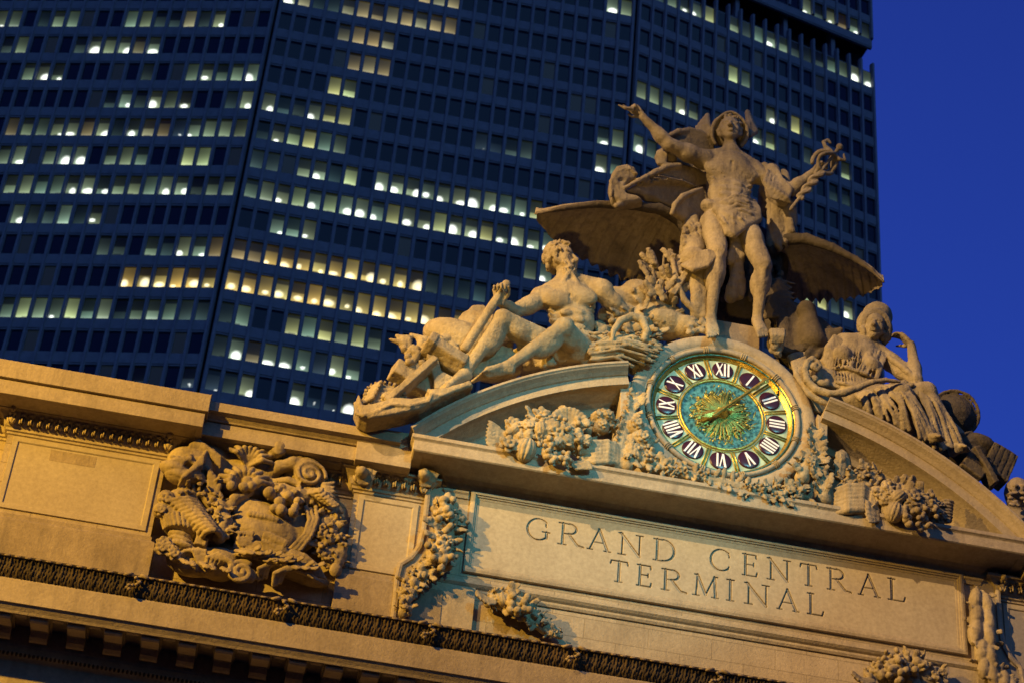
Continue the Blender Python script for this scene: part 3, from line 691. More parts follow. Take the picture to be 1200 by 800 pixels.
# windows
used = {}
for w_i, wn in enumerate(wins):
    dd = np.hypot(LP[:, 0]-wn[4], LP[:, 1]-wn[5]); j = int(np.argmin(dd))
    if dd[j] < 13: 
        if j not in used or used[j][1] > dd[j]: used[j] = (w_i, dd[j])
lit = {w: LK[j] for j, (w, _) in used.items()}
print('lit', len(lit), 'of', len(LP))
def pane(wn, kind):
    fi, k, i, c, x, y, d, mod = wn; hw = WW*mod/2; r_ = random.Random(w_hash(wn))
    if kind is None:
        V = [(c[0]+d[0]*a*hw, c[1]+d[1]*a*hw, c[2]+b*WH/2) for a, b in ((-1, -1), (1, -1), (1, 1), (-1, 1))]
        if r_.random() < .10: col = (.006, .010, .016)
        else: col = (0.0004, .0012, .0055)  # unlit panes emit a faint blue, painted in for reflected sky
        return V, [(0, 1, 2, 3)], [col]*4
    nu, nv = 10, 15; V = []; Cc = []
    base = {'w': (.20, .27, .17), 'g': (.13, .19, .12), 'G': (.36, .42, .18), 'd': (.03, .05, .045), 'y': (.24, .205, .10), 'Y': (.50, .38, .11), 's': (.02, .035, .05)}[kind]
    vs = .45+.9*r_.random(); bl = {'w': 1., 'g': .15, 'G': .3, 'd': 0., 'y': .15, 'Y': .8, 's': .7}[kind]
    if kind == 'w' and r_.random() < .15: bl = .45
    bu = .1+.8*r_.random(); bv = .06+.20*r_.random(); br = (.44 if kind != 's' else .12)*(.5+.9*r_.random()); blind = r_.random(); el = .22+.35*r_.random()
    shade = .30+.6*r_.random() if blind < .6 else 1.1; clutter = r_.random() < .35; cu = r_.random(); tone = .85+.3*r_.random()
    for b in range(nv):
        for a in range(nu):
            u_, v_ = a/(nu-1), b/(nv-1)
            V.append((c[0]+d[0]*(u_*2-1)*hw, c[1]+d[1]*(u_*2-1)*hw, c[2]+(v_*2-1)*WH/2))
            g_ = (.22+1.75*(1-v_)**2.6)*vs*(.22 if v_ > shade else 1.)*(.25 if clutter and v_ < .12 and abs(u_-cu) < .3 else 1.)*(.8+.4*u_ if cu > .5 else 1.2-.4*u_)
            t = max(0, 1-(((u_-bu)/br)**2+((v_-bv)/(br*el*1.3))**2))*bl*2.6 if bl > .5 else max(0, .22-v_)*bl*3
            blob = (.95, 1., .92) if kind != 'Y' else (1., .88, .55)
            Cc.append((base[0]*g_*tone+blob[0]*t*.8, base[1]*g_+blob[1]*t*.8, base[2]*g_*(2-tone)+blob[2]*t*.8))
    return V, [(b*nu+a, b*nu+a+1, (b+1)*nu+a+1, (b+1)*nu+a) for b in range(nv-1) for a in range(nu-1)], Cc
def w_hash(wn): return (wn[0]*7919+(wn[1]+60)*131+wn[2])*2654435761 % 1000003
def area(wn):
    c, d, mod = wn[3], wn[6], wn[7]; P = [proj(c+np.array([d[0]*a*WW*mod/2, d[1]*a*WW*mod/2, b*WH/2])) for a, b in ((-1, -1), (1, -1), (1, 1), (-1, 1))]
    return abs(sum(P[i][0]*P[(i+1) % 4][1]-P[(i+1) % 4][0]*P[i][1] for i in range(4)))/2
def seen(wn):
    x, y = wn[4], wn[5]
    return 4 < x < 1196 and 4 < y < 416+.15*x and not (x > 415 and y > 470-(x-415)*.65) and not (x > 620 and y > 115 and x < 1040)
order = sorted([i for i, wn in enumerate(wins) if seen(wn)], key=lambda i: -area(wins[i]))[:100]
def win_obj(name, V, Fc, Cc):
    o = obj(name, V, Fc, M['win'], T)
    ca = o.data.color_attributes.new('glow', 'FLOAT_COLOR', 'POINT')
    ca.data.foreach_set('color', np.c_[np.array(Cc, np.float32), np.ones(len(Cc), np.float32)].ravel()); return o
for i in order:
    V, Fc, Cc = pane(wins[i], lit.get(i)); win_obj('window', V, Fc, Cc)
so_ = set(order); VV = []; FF = []; CC = []
for i, wn in enumerate(wins):
    if i in so_: continue
    V, Fc, Cc = pane(wn, lit.get(i)); n = len(VV); VV += V; CC += Cc; FF += [tuple(j+n for j in q) for q in Fc]
wo_ = win_obj('window_grid', VV, FF, CC); wo_['kind'] = 'stuff'; wo_['label'] = 'remaining small office windows of the tower, some lit'
# ------------------------------------------------------------------ clock
ZK = 41.276; YK = .45
def metal(name, c, rough, e=0.):
    m, nt, b = new_mat(name); pos = geo_pos(nt)
    c2 = mix(nt, c, tuple(x*.45 for x in c), ramp(nt, noise(nt, 9, 5, .7, pos), [(.4, (0, 0, 0)), (.65, (1, 1, 1))]))
    nt.links.new(c2, b.inputs['Base Color']); b.inputs['Metallic'].default_value = .75; b.inputs['Roughness'].default_value = rough
    bump(nt, b, noise(nt, 30, 3, .6, pos), .006); return m
M['gold'] = metal('gilded_bronze', (.80, .56, .12), .34)
M['goldd'] = metal('tarnished_gilding', (.42, .36, .10), .42)
M['olive'] = metal('greened_gilding', (.42, .38, .09), .45)
M['patina'] = metal('verdigris_bronze', (.13, .30, .22), .4)
def glow_glass(name, c, e, s_, nz=(5, .5)):
    m, nt, b = new_mat(name); pos = geo_pos(nt); n = noise(nt, nz[0], 4, .6, pos)
    cc = mix(nt, c, tuple(x*nz[1] for x in c), ramp(nt, n, [(.4, (0, 0, 0)), (.62, (1, 1, 1))])); nt.links.new(cc, b.inputs['Base Color'])
    ee = mix(nt, e, tuple(x*nz[1] for x in e), ramp(nt, n, [(.4, (0, 0, 0)), (.62, (1, 1, 1))])); nt.links.new(ee, b.inputs['Emission Color'])
    b.inputs['Emission Strength'].default_value = s_; b.inputs['Roughness'].default_value = .25; return m
M['opal'] = glow_glass('opal_glass', (.50, .60, .42), (.40, .56, .28), .30, (2.2, .55))
M['cobalt'] = glow_glass('blue_glass', (.07, .22, .22), (.10, .32, .28), .50, (9, .22))
M['ruby'] = simple('dark_red_glass', (.05, .010, .022), .3)
M['white'] = glow_glass('white_glass', (.85, .84, .78), (.9, .86, .78), .38, (6, .85))
CK = empty('tower_clock', (0, -YK, ZK-2.2), 'large round stained glass clock with roman numerals and gilt hands set in the pediment', 'clock')
c0 = (0, ZK)
m = MB(); m.lathe(c0, [(2.70, -.4), (2.70, .58), (2.67, .63), (2.60, .66), (2.36, .66), (2.335, .62), (2.30, .61), (2.26, .61), (2.26, .3)], 128); m.build('stone_surround', M['plain'], CK, True)
m.v = []; m = MB(); m.torus(c0, 2.17, .075, 128, 12, -.63); m.build('bead_ring', M['plain'], CK, True)
for k in range(12):
    a = math.radians(15+30*k); m = MB()
    for j in (-1, 0, 1):
        b = a+j*.028; cx, cz = 2.17*math.sin(b), ZK+2.17*math.cos(b); t = np.array([math.cos(b), 0, -math.sin(b)]); n_ = np.array([math.sin(b), 0, math.cos(b)])
        P = [np.array([cx, -.63, cz])+n_*.093*math.cos(q)+np.array([0, -1, 0])*.093*math.sin(q) for q in np.linspace(-.5, math.pi+.5, 9)]
        m.tube(P, .022, 6)
    m.build('ribbon_tie', M['carved'], CK, True)
m = MB(); m.lathe(c0, [(2.12, .60), (2.10, .60), (2.08, .56), (2.05, .55), (2.03, .50), (2.00, .49), (1.99, .47), (1.93, .47), (1.93, .44)], 128); m.build('bezel', M['gold'], CK, True)
m = MB(); m.torus(c0, 2.04, .025, 128, 8, -.58); m.build('bezel_bead', M['patina'], CK, True)
m = MB(); m.lathe(c0, [(1.96, .452), (1.17, .452)], 96); m.build('dial', M['opal'], CK)
m = MB(); m.torus(c0, 1.20, .04, 96, 8, -.47); m.torus(c0, 1.28, .018, 96, 6, -.465); m.build('inner_ring', M['gold'], CK, True)
m = MB(); m.lathe(c0, [(1.18, .44), (.6, .40), (.02, .38)], 64); m.build('centre_glass', M['cobalt'], CK, True)
ROM = ['XII', 'I', 'II', 'III', 'IIII', 'V', 'VI', 'VII', 'VIII', 'IX', 'X', 'XI']
def dial_pt(r, a, x, y, o):         # local x along the tangent, y outward
    er = np.array([math.sin(a), 0, math.cos(a)]); et = np.array([math.cos(a), 0, -math.sin(a)]); return np.array([0, -o, ZK])+er*(r+y)+et*x
for k, wd in enumerate(ROM):
    a = math.radians(30*k); m = MB(); V = []; n = 28
    for r_, o in ((1., .452), (1., .475), (.9, .492), (.5, .497)):
        for j in range(n): V.append(dial_pt(1.60, a, .315*r_*math.cos(2*math.pi*j/n), .30*r_*math.sin(2*math.pi*j/n), o))
    m.add(V, [(q*n+j, q*n+(j+1) % n, (q+1)*n+(j+1) % n, (q+1)*n+j) for q in range(3) for j in range(n)]+[tuple(range(3*n, 4*n))])
    pl_o = m.build('numeral_plate', M['ruby'], CK, True)
    m = MB(); adv = {'I': .105, 'V': .20, 'X': .215}; tw = sum(adv[c] for c in wd); x = -tw/2; hh = .225
    def bar(x0, y0, x1, y1, t):
        d_ = np.array([x1-x0, y1-y0]); d_ /= np.linalg.norm(d_); nn = np.array([-d_[1], d_[0]])*t/2; o0, o1 = .497, .515
        q = [(x0+nn[0], y0), (x0-nn[0], y0), (x1-nn[0], y1), (x1+nn[0], y1)]
        m.add([dial_pt(1.60, a, *p, o1) for p in q]+[dial_pt(1.60, a, *p, o0) for p in q], [(0, 1, 2, 3), (4, 7, 6, 5), (0, 4, 5, 1), (1, 5, 6, 2), (2, 6, 7, 3), (3, 7, 4, 0)])
    for c in wd:
        w_ = adv[c]; xm = x+w_/2
        if c == 'I': bar(xm, -hh, xm, hh, .052)
        if c == 'V': bar(x+.02, hh, xm, -hh, .058); bar(xm, -hh+.001, x+w_-.02, hh, .034)
        if c == 'X': bar(x+.02, hh, x+w_-.02, -hh, .058); bar(x+.02, -hh, x+w_-.02, hh, .034)
        x += w_
    m.build('numeral', M['white'], pl_o)
    a2 = a+math.radians(15); m = MB()
    for s_ in (-1, 1):
        p = [dial_pt(0, a2, s_*.045, r, .47) for r in (1.27, 1.5, 1.93)]; m.tube(p, [.020, .022, .026], 6)
    V = [dial_pt(0, a2, sx_*w_, r, .468) for r, w_ in ((1.27, .035), (1.93, .06)) for sx_ in (-1, 1)]; m.add(V, [(0, 1, 3, 2)])
    m.build('spoke', M['gold'] if k in (0, 5, 11, 2) else M['goldd'], CK, True)
# gilded foliage of the centre
def leafblade(m, p0, p1, w_, bulge, n=6):
    p0, p1 = np.array(p0), np.array(p1); t = p1-p0; L = np.linalg.norm(t); t /= L; sdir = np.cross(t, [0, 1, 0]); V = []
    for i in range(n+1):
        u = i/n; ww = w_*math.sin(math.pi*min(1, u*.92+.06))**.8; c = p0+t*L*u+np.array([0, -bulge*math.sin(math.pi*u), 0])
        V += [c+sdir*ww, c+np.array([0, -ww*.5, 0]), c-sdir*ww]
    m.add(V, [(3*i+j, 3*i+3+j, 3*i+4+j, 3*i+1+j) for i in range(n) for j in (0, 1)])
rr = random.Random(5)
m = MB(); V = []; n = 160
for r_, o_ in ((.10, .55), (.35, .53), (.62, .49), (.80, .45)):
    for j in range(n): a_ = 2*math.pi*j/n; V.append(dial_pt(0, a_, 0, r_*(1+.05*math.sin(a_*11)+(.10*math.cos(a_*20) if r_ > .7 else 0)), o_+.012*math.cos(a_*40)))
m.add(V, [(q*n+j, q*n+(j+1) % n, (q+1)*n+(j+1) % n, (q+1)*n+j) for q in range(3) for j in range(n)])
m.build('fluted_disc', M['olive'], CK, True)
m = MB(); m2 = MB()
for k in range(72):
    a = 2*math.pi*k/72+rr.uniform(-.04, .04); r1 = rr.uniform(.55, .98)
    leafblade(m, dial_pt(0, a, 0, .12, .52), dial_pt(0, a+rr.uniform(-.08, .08), 0, r1, .46), .030, .05)
for k in range(120):
    a = rr.uniform(0, 2*math.pi); r0 = rr.uniform(.45, .97); a1 = a+rr.uniform(-.25, .25)
    leafblade(m2, dial_pt(0, a, 0, r0, .50), dial_pt(0, a1, 0, r0+rr.uniform(.08, .17), .49), .026, .03)
    p = [dial_pt(0, a+.15*math.sin(q*2.1), .04*math.sin(q*3), r0*(.35+.65*q/4), .50) for q in range(5)]; m2.tube(p, .009, 5)
m.build('sunburst', M['olive'], CK, True); m2.build('gilt_foliage', M['goldd'], CK, True)
m = MB(); m.lathe(c0, [(.001, .80), (.05, .79), (.09, .74), (.10, .64), (.16, .60), (.19, .54), (.17, .46), (.2, .40)], 32); m.build('hub', M['gold'], CK, True)
def hand(name, ang, prof_, o, mat, tail):
    m = MB(); a = math.radians(ang); V = []
    for r, w_ in prof_: V += [dial_pt(0, a, w_, r, o), dial_pt(0, a, 0, r, o+.035), dial_pt(0, a, -w_, r, o), dial_pt(0, a, 0, r, o-.02)]
    n = len(prof_); m.add(V, [(4*i+j, 4*i+4+j, 4*i+4+(j+1) % 4, 4*i+(j+1) % 4) for i in range(n-1) for j in range(4)]+[(0, 1, 2, 3), (4*n-1, 4*n-2, 4*n-3, 4*n-4)])
    return m.build(name, mat, CK, False, bevel=.004)
hand('minute_hand', 43.5, [(-.45, .02), (-.4, .06), (-.1, .05), (.1, .04), (.9, .05), (1.45, .065), (1.62, .075), (1.68, .11), (1.76, .10), (1.82, .03), (1.98, .005)], .80, M['gold'], .3)
hh_ = hand('hour_hand', 242, [(-.35, .03), (-.28, .09), (-.1, .05), (.15, .04), (.3, .10), (.46, .13), (.62, .09), (.72, .03), (.80, .09), (.90, .05), (1.12, .004)], .72, M['gold'], .2)
# ------------------------------------------------------------------ sculpture
def Q(l): return [at(*p) for p in l]
def jit(v, s_): return np.asarray(v)+rng.normal(0, s_, 3)
def nrm(v): v = np.array(v, float); return v/np.linalg.norm(v)
def head(cv, c, s, fwd, up=(0, 0, 1), beard=False, k=.03):
    """carved head, s = half height; local x right, y forward, z up"""
    f = nrm(fwd); u_ = np.array(up, float); x = nrm(np.cross(f, u_)); u_ = np.cross(x, f); R = np.array([x, f, u_]).T; c = np.array(c, float)
    def L(p): return c+R@(np.array(p, float)*s)
    def E_(p, r, k_=k, op='add'): cv.ell(L(p), np.array(r)*s, R, k_*s*2, op)
    E_((0, -.08, .18), (.70, .84, .82)); E_((0, .22, -.30), (.52, .52, .66), .08); E_((0, .48, -.78), (.24, .22, .18), .08)
    for q in (-1, 1):
        E_((q*.40, .36, -.22), (.20, .26, .34), .06); E_((q*.74, -.06, -.02), (.09, .19, .26), .02); cv.cone(L((q*.10, .70, .20)), L((q*.48, .55, .22)), .10*s, .09*s, .05*s)
        E_((q*.28, .80, .06), (.18, .14, .11), .04, 'cut'); E_((q*.28, .60, .04), (.15, .13, .085), .01)
        cv.cone(L((q*.30, .40, -.62)), L((q*.62, -.02, -.34)), .15*s, .15*s, .10*s)
    cv.cone(L((0, .70, .18)), L((0, 1.0, -.26)), .085*s, .13*s, .04*s); 
    for q in (-1, 1): E_((q*.12, .86, -.28), (.09, .12, .08), .02)
    E_((0, .68, -.50), (.26, .17, .13), .04); E_((0, .82, -.455), (.20, .09, .055), .01); E_((0, .80, -.60), (.17, .09, .06), .01)
    if beard:
        for i in range(46):
            a = rng.uniform(-1.2, 1.2); zz = rng.uniform(-1.25, -.45); rr_ = .52+.12*rng.random()
            cv.path([L((rr_*math.sin(a), .18+rr_*math.cos(a)*.95, zz)), L((rr_*math.sin(a)*.95+rng.normal(0, .05), .26+rr_*math.cos(a), zz-.14)), L((rr_*math.sin(a)*.8+rng.normal(0, .07), .22+rr_*math.cos(a)*1.05, zz-.27))], [.10*s, .085*s, .05*s], .02*s)
        for q in (-1, 1): cv.path([L((0, .95, -.40)), L((q*.22, .85, -.48)), L((q*.36, .66, -.66))], [.08*s, .08*s, .05*s], .02*s)
    return L, R
def curls(cv, L, s, n, lo=.15, back=True, r=.13):
    for i in range(n):
        u1 = rng.uniform(-1, 1); a = rng.uniform(0, 2*math.pi); z_ = rng.uniform(-.35, 1.0)
        q = math.sqrt(max(0, 1-z_*z_)); p = np.array([q*math.cos(a), q*math.sin(a), z_])
        if p[1] > .42 and z_ < .62: continue
        if p[1] > .1 and z_ < .1: continue
        b = np.array([p[0]*.76, p[1]*.88-.08, p[2]*.88+.2]); t = rng.normal(0, 1, 3); t -= p*(t@p); t /= np.linalg.norm(t)
        cv.path([L(b), L(b+t*.14+p*.07), L(b+t*.22)], [r*s, r*.8*s, r*.5*s], .015*s)
def hand(cv, w, d, n, s, curl=(.9, 1.0, 1.0, 1.0), thumb=1, side=1, spread=.2):
    """palm from wrist w along d; n = palm normal (side the fingers curl to); s = hand length; side=+1/-1 where the thumb leaves"""
    d = nrm(d); n = np.array(n, float); n = nrm(n-d*(n@d)); x = np.cross(d, n)*side
    for j in range(4): cv.cone(w+x*(.13-.09*j)*s*.6, w+d*.47*s+x*(.17-.115*j)*s, .085*s, .075*s, .04*s)
    cv.ell(w+d*.25*s, (.19*s, .09*s, .25*s), np.array([x, n, d]).T, .04*s)
    for j in range(4):
        b = w+d*.47*s+x*(.17-.115*j)*s; c_ = curl[j]; Lf = (.20, .23, .21, .16)[j]*s; dd = d+x*spread*(.5-.33*j)*.3; p = b; a = 0
        for q in range(3):
            a += c_*(.75 if q == 0 else .85); v = nrm(dd)*math.cos(a)+n*math.sin(a); p2 = p+v*Lf*(1, .75, .6)[q]
            cv.cone(p, p2, (.058, .052, .046)[q]*s, (.052, .046, .038)[q]*s, .012*s); p = p2
    b = w+d*.14*s+x*.13*s; v = nrm(d*.6+x*.7+n*.4*thumb); p = b+v*.22*s; cv.cone(b, p, .075*s, .06*s, .03*s)
    v = nrm(d*.8+x*.1+n*.6*thumb); p2 = p+v*.17*s; cv.cone(p, p2, .056*s, .05*s, .012*s); cv.cone(p2, p2+nrm(v+n*.5*thumb-x*.3)*.12*s, .05*s, .04*s, .012*s)
def foot(cv, ankle, toe, s, up=(0, 0, 1)):
    """foot from ankle to toe tips; s = foot width scale"""
    a = np.array(ankle); t = np.array(toe); d = nrm(t-a); x = nrm(np.cross(d, up)); L = np.linalg.norm(t-a)
    heel = a-d*.10*L-np.array(up)*.14*s; cv.cone(a, heel, .15*s, .15*s, .06*s)
    cv.cone(a, a+d*.6*L-np.array(up)*.02, .15*s, .13*s, .08*s); cv.cone(a+x*.06*s, a+d*.66*L+x*.10*s, .12*s, .11*s, .05*s); cv.cone(a-x*.05*s, a+d*.62*L-x*.13*s, .11*s, .10*s, .05*s); cv.cone(heel, a+d*.6*L-np.array(up)*.05, .13*s, .10*s, .06*s)
    for j in range(5):
        b = a+d*.64*L+x*(.15-.078*j)*s; cv.cone(b, a+d*(1.0-.05*j)*L+x*(.16-.085*j)*s-np.array(up)*.04*s, (.062-.005*j)*s, (.052-.005*j)*s, .012*s)
def limb(cv, a, b, ra, rb, bulge=None, k=.06):
    """tapered limb; bulge=(t, radius, offset vector)"""
    cv.cone(a, b, ra, rb, k)
    for t, r, o in (bulge or []):
        c = np.array(a)+(np.array(b)-np.array(a))*t+np.array(o); L = np.linalg.norm(np.array(b)-a)
        cv.ell(c, (r, r, L*.27), frame_to(np.array(b)-a), .08)
def folds(cv, A, Bp, n, r, sag=0., amp=.05, k=.03, seed=0, Yb=0.):
    """n drapery folds running between two polylines A and Bp (lists of world points)"""
    A = np.array(A); Bp = np.array(Bp); r_ = np.random.default_rng(seed)
    def interp(Pl, t):
        t = t*(len(Pl)-1); i = min(int(t), len(Pl)-2); return Pl[i]*(1-(t-i))+Pl[i+1]*(t-i)
    for i in range(n):
        t = (i+.5)/n; a = interp(A, t+r_.normal(0, .15/n)); b = interp(Bp, t+r_.normal(0, .3/n)); m_ = 7; pts = []
        for q in range(m_):
            u = q/(m_-1); p = a*(1-u)+b*u; p = p+np.array([amp*math.sin(u*5+i*1.7)*.6, -Yb*math.sin(math.pi*u)+amp*math.sin(u*7+i), -sag*math.sin(math.pi*u)]); pts.append(p)
        rr_ = r*(.7+.6*r_.random()); cv.path(pts, [rr_*(1+.25*math.sin(q*1.3+i)) for q in range(m_)], k)
def leaf(cv, p, d, n, L, w, curlup=.25, k=.012):
    """pointed lobed leaf from p along d, face normal n"""
    d = nrm(d); n = np.array(n, float); n = nrm(n-d*(n@d)); x = np.cross(d, n)
    for t in (.0, .33, .66):
        c = p+d*L*(t+.18)+n*curlup*L*(t*t); r = w*(.9-.55*abs(t-.33))
        cv.ell(c+n*.0, (r, r*.30, L*.22), np.array([x, n, nrm(d+n*curlup*t)]).T, k*2)
        for q in (-1, 1): dd = nrm(d+q*x*1.1); cv.ell(c+dd*r*.6, (r*.35, r*.22, r*.62), frame_to(dd, n), k)
    cv.cone(p, p+d*L*.9+n*(curlup*L*.7+w*.12), w*.14, w*.05, k)
# ------------- standing figure
P = at
MS = empty('standing_statue', tuple(at(855, 395, -.3)), 'tall stone statue of a man in a winged helmet, arm outstretched, standing above the clock', 'statue', 'stone statues on the pediment')
cv = Carve(.03)
# torso
cv.ell(P(856, 205, -.36), (.76, .47, .82), rot(8, 4, 0), .1); cv.ell(P(854, 230, -.38), (.66, .42, .66), rot(0, 3, 0), .18); cv.ell(P(853, 249, -.36), (.72, .46, .46), rot(0, -8, 0), .18)
for x, y in ((841, 199), (873, 203)): cv.ell(P(x, y, -.58), (.44, .19, .26), rot(0, 8, 0), .14)
for x, y in ((845, 203.5), (873, 207.5)): cv.ell(P(x, y-1, -.83), (.03, .03, .03), None, .01)
for r_, (yy) in enumerate((215, 222, 229)):
    for q in (-1, 1): cv.ell(P(857-r_*.8+q*6.6, yy+q*.8, -.74), (.17, .08, .11), None, .08)
cv.ell(P(853.5, 240, -.62), (.26, .14, .22), None, .08); cv.cone(P(855, 233, -.84), P(855, 235, -.84), .035, .03, .02, 'cut')
for q, x in ((-1, 829), (1, 884)):
    for j in range(4): cv.ell(P(x-q*(5+1*j), 208+j*5.5+q*2, -.50), (.15, .14, .045), rot(0, -q*35, 0), .08)
cv.cone(P(858, 190, -.80), P(855, 222, -.92), .02, .02, .08, 'cut')
for q, x in ((-1, 831), (1, 877)): cv.ell(P(x-4+ (q<0)*2, 241+(q+1)*1.5, -.52), (.22, .22, .2), None, .1)
cv.cone(P(856.5, 186, -.38), P(855, 170, -.42), .25, .21, .08)
for a_, b_ in (((856, 181, -.30), (828, 185, -.36)), ((857, 181, -.3), (885, 197, -.36))): cv.cone(P(*a_), P(*b_), .25, .24, .14)
cv.cone(P(856, 190.5, -.60), P(834, 187, -.55), .06, .06, .05); cv.cone(P(860, 191.5, -.60), P(882, 198, -.55), .06, .06, .05)
cv.ell(P(824, 187, -.42), (.35, .32, .32), None, .1); cv.ell(P(886, 204, -.40), (.34, .32, .33), None, .1)
# arm stretched out to the left
sh, el_, wr = P(824, 187, -.45), P(783, 169, -.95), P(753.5, 137.5, -1.25)
limb(cv, sh, el_, .29, .21, [(.45, .26, (0, 0, -.07)), (.4, .24, (0, 0, .07))]); limb(cv, el_, wr, .21, .12, [(.3, .22, (0, 0, -.02))])
cv.ell(el_, (.19, .18, .19), None, .06)
# fist with pointing index
d = nrm(P(736, 121, -1.35)-wr); hand(cv, wr+d*.03, d, nrm((-.2, -.5, -.8)), .72, (0.1, 1.25, 1.3, 1.35), 1, -1, .3)
cv.path([P(741, 127.5, -1.45), P(733, 127, -1.5), P(725, 123.5, -1.5)], [.062, .052, .04], .02)
# arm with the staff
sh, el_, wr = P(888, 205, -.42), P(927, 223, -.60), P(953, 202, -1.0)
limb(cv, sh, el_, .28, .20, [(.45, .24, (0, 0, -.05))]); limb(cv, el_, wr, .21, .12, [(.3, .21, (0, 0, 0))]); cv.ell(el_, (.19, .18, .19), None, .06)
hand(cv, wr, nrm(P(968, 190, -1.1)-wr), nrm((.25, -.6, -.5)), .72, (1.2, 1.2, 1.25, 1.3), 1, 1, .2)
# legs
hp, kn, an = P(835, 262, -.38), P(841, 296, -.80), P(833, 373, -.52)
limb(cv, hp, kn, .40, .27, [(.35, .35, (-.02, -.05, 0)), (.75, .17, (.13, -.1, 0)), (.8, .15, (-.12, -.08, 0))], .1); cv.ell(kn+np.array([0, -.08, -.02]), (.20, .19, .22), None, .06)
limb(cv, kn, an, .24, .15, [(.30, .26, (-.07, .10, 0)), (.26, .23, (.09, .08, 0))], .08); cv.cone(kn+np.array([0, -.14, -.2]), an+np.array([0, -.02, .2]), .09, .07, .06)
for q in (-1, 1): cv.ell(an+np.array([q*.11, 0, .03]), (.06, .07, .07), None, .03)
foot(cv, an+np.array([0, 0, -.05]), P(836, 395, -1.02), .95)
hp, kn, an = P(872, 264, -.38), P(894, 311, -.85), P(887.5, 374, -.32)
limb(cv, hp, kn, .41, .27, [(.35, .36, (.02, -.05, 0)), (.78, .16, (.13, -.08, 0)), (.8, .15, (-.13, -.08, 0))], .1); cv.ell(kn+np.array([0, -.08, -.02]), (.20, .19, .22), None, .06)
limb(cv, kn, an, .24, .15, [(.30, .26, (-.05, .12, 0)), (.26, .23, (.09, .08, 0))], .08); cv.cone(kn+np.array([0, -.14, -.2]), an+np.array([0, -.02, .2]), .09, .07, .06)
foot(cv, an+np.array([0, 0, -.05]), P(895, 395, -.85), .95)
# head and winged helmet
L, R = head(cv, P(855, 153.5, -.50), .49, (-.22, -1, -.08), (-.04, 0, 1))
curls(cv, L, .49, 60, r=.10)
body = cv.mesh('figure', M['statue'], MS, 1)
cv = Carve(.026)
hc = P(855, 155.5, -.40); ux = np.array([.99, -.1, 0]); uy = nrm((-.02, -.42, .90)); un = np.cross(ux, uy)*-1
if un[1] < 0: un = -un
def hp_(a, r, d): r = r*(1+.13*math.exp(-((a-1.62)/.38)**2)); return hc+ux*r*math.cos(a)*1.0+uy*r*math.sin(a)*1.07+un*d
for a in np.linspace(-.75, math.pi+.75, 70):
    cv.cone(hp_(a, .565, 0), hp_(a, .50, .16), .045, .05, .02); cv.cone(hp_(a, .50, .16), hp_(a, .40, .42), .06, .08, .02)
cv.path([hp_(a, .565, -.01) for a in np.linspace(-.75, math.pi+.75, 40)], .052, .015)
cv.ell(hc+un*.42, (.42, .34, .42), None, .05)
for (b, t_, q) in (((833, 157, -.10), (829, 136, .0), -1), ((875, 153, -.10), (876, 132, .0), 1)):
    b = P(*b); t_ = P(*t_)
    for j in range(5):
        o = np.array([q*.05*j, .02*j, -.075*j]); cv.path([b+o*.5, (b+t_)/2+o+np.array([q*.07, 0, 0]), t_+o*1.5], [.09, .12, .09-.006*j], .012)
cv.mesh('winged_helmet', M['statue'], MS, 1)
# loin cloth
cv = Carve(.032)
top = Q([(841, 243, -.80), (851, 238, -.88), (862, 233.5, -.86), (874, 236, -.80), (886, 243, -.66)]); bot = Q([(846, 258, -.86), (853, 272, -.95), (860, 276, -.95), (872, 266, -.9), (889, 258, -.72)])
cv.sheet([top, [(a+b)/2+np.array([0, -.05, 0]) for a, b in zip(top, bot)], bot], .10, .05)
for i, (a_, m_, b_) in enumerate((((839, 240), (862, 229.5), (886, 236)), ((840, 243.5), (862, 233.5), (889, 242)), ((843, 250), (864, 240), (890, 251)), ((843, 247), (853, 252), (862, 265)), ((843, 247), (862, 250), (872, 262)), ((838, 242), (858, 231), (887, 238)), ((839, 245), (866, 236), (890, 246)), ((842, 248), (868, 246), (890, 256)), ((842, 250), (850, 262), (858, 279)), ((845, 250), (860, 262), (866, 274)), ((846, 248), (868, 257), (876, 266)))):
    cv.path(Q([(*a_, -.86), ((a_[0]+m_[0])/2, (a_[1]+m_[1])/2+rng.normal(0, 1.2), -1.0), (*m_, -1.06), ((m_[0]+b_[0])/2, (m_[1]+b_[1])/2+rng.normal(0, 1.2), -.97), (*b_, -.72)]), [.04, .07, .06, .06, .03], .02)
cv.ell(P(841, 246, -.80), (.17, .16, .2), None, .05)
cv.ell(P(856, 254, -1.02), (.20, .12, .20), None, .05); cv.ell(P(857, 255, -1.16), (.10, .08, .11), None, .02, 'cut')
folds(cv, Q([(846, 252, -.85), (884, 250, -.75)]), Q([(851, 274, -.95), (868, 268, -.85)]), 6, .05, 0, .04, .015, 2, .08)
folds(cv, Q([(856, 262, -.55), (872, 264, -.50)]), Q([(858, 305, -.45), (872, 300, -.40)]), 4, .10, 0, .05, .04, 3)
folds(cv, Q([(860, 295, -.35), (870, 298, -.3)]), Q([(856, 348, -.05), (868, 345, -.05)]), 3, .12, 0, .06, .05, 4)
cv.mesh('loincloth', M['statue'], MS, 1)
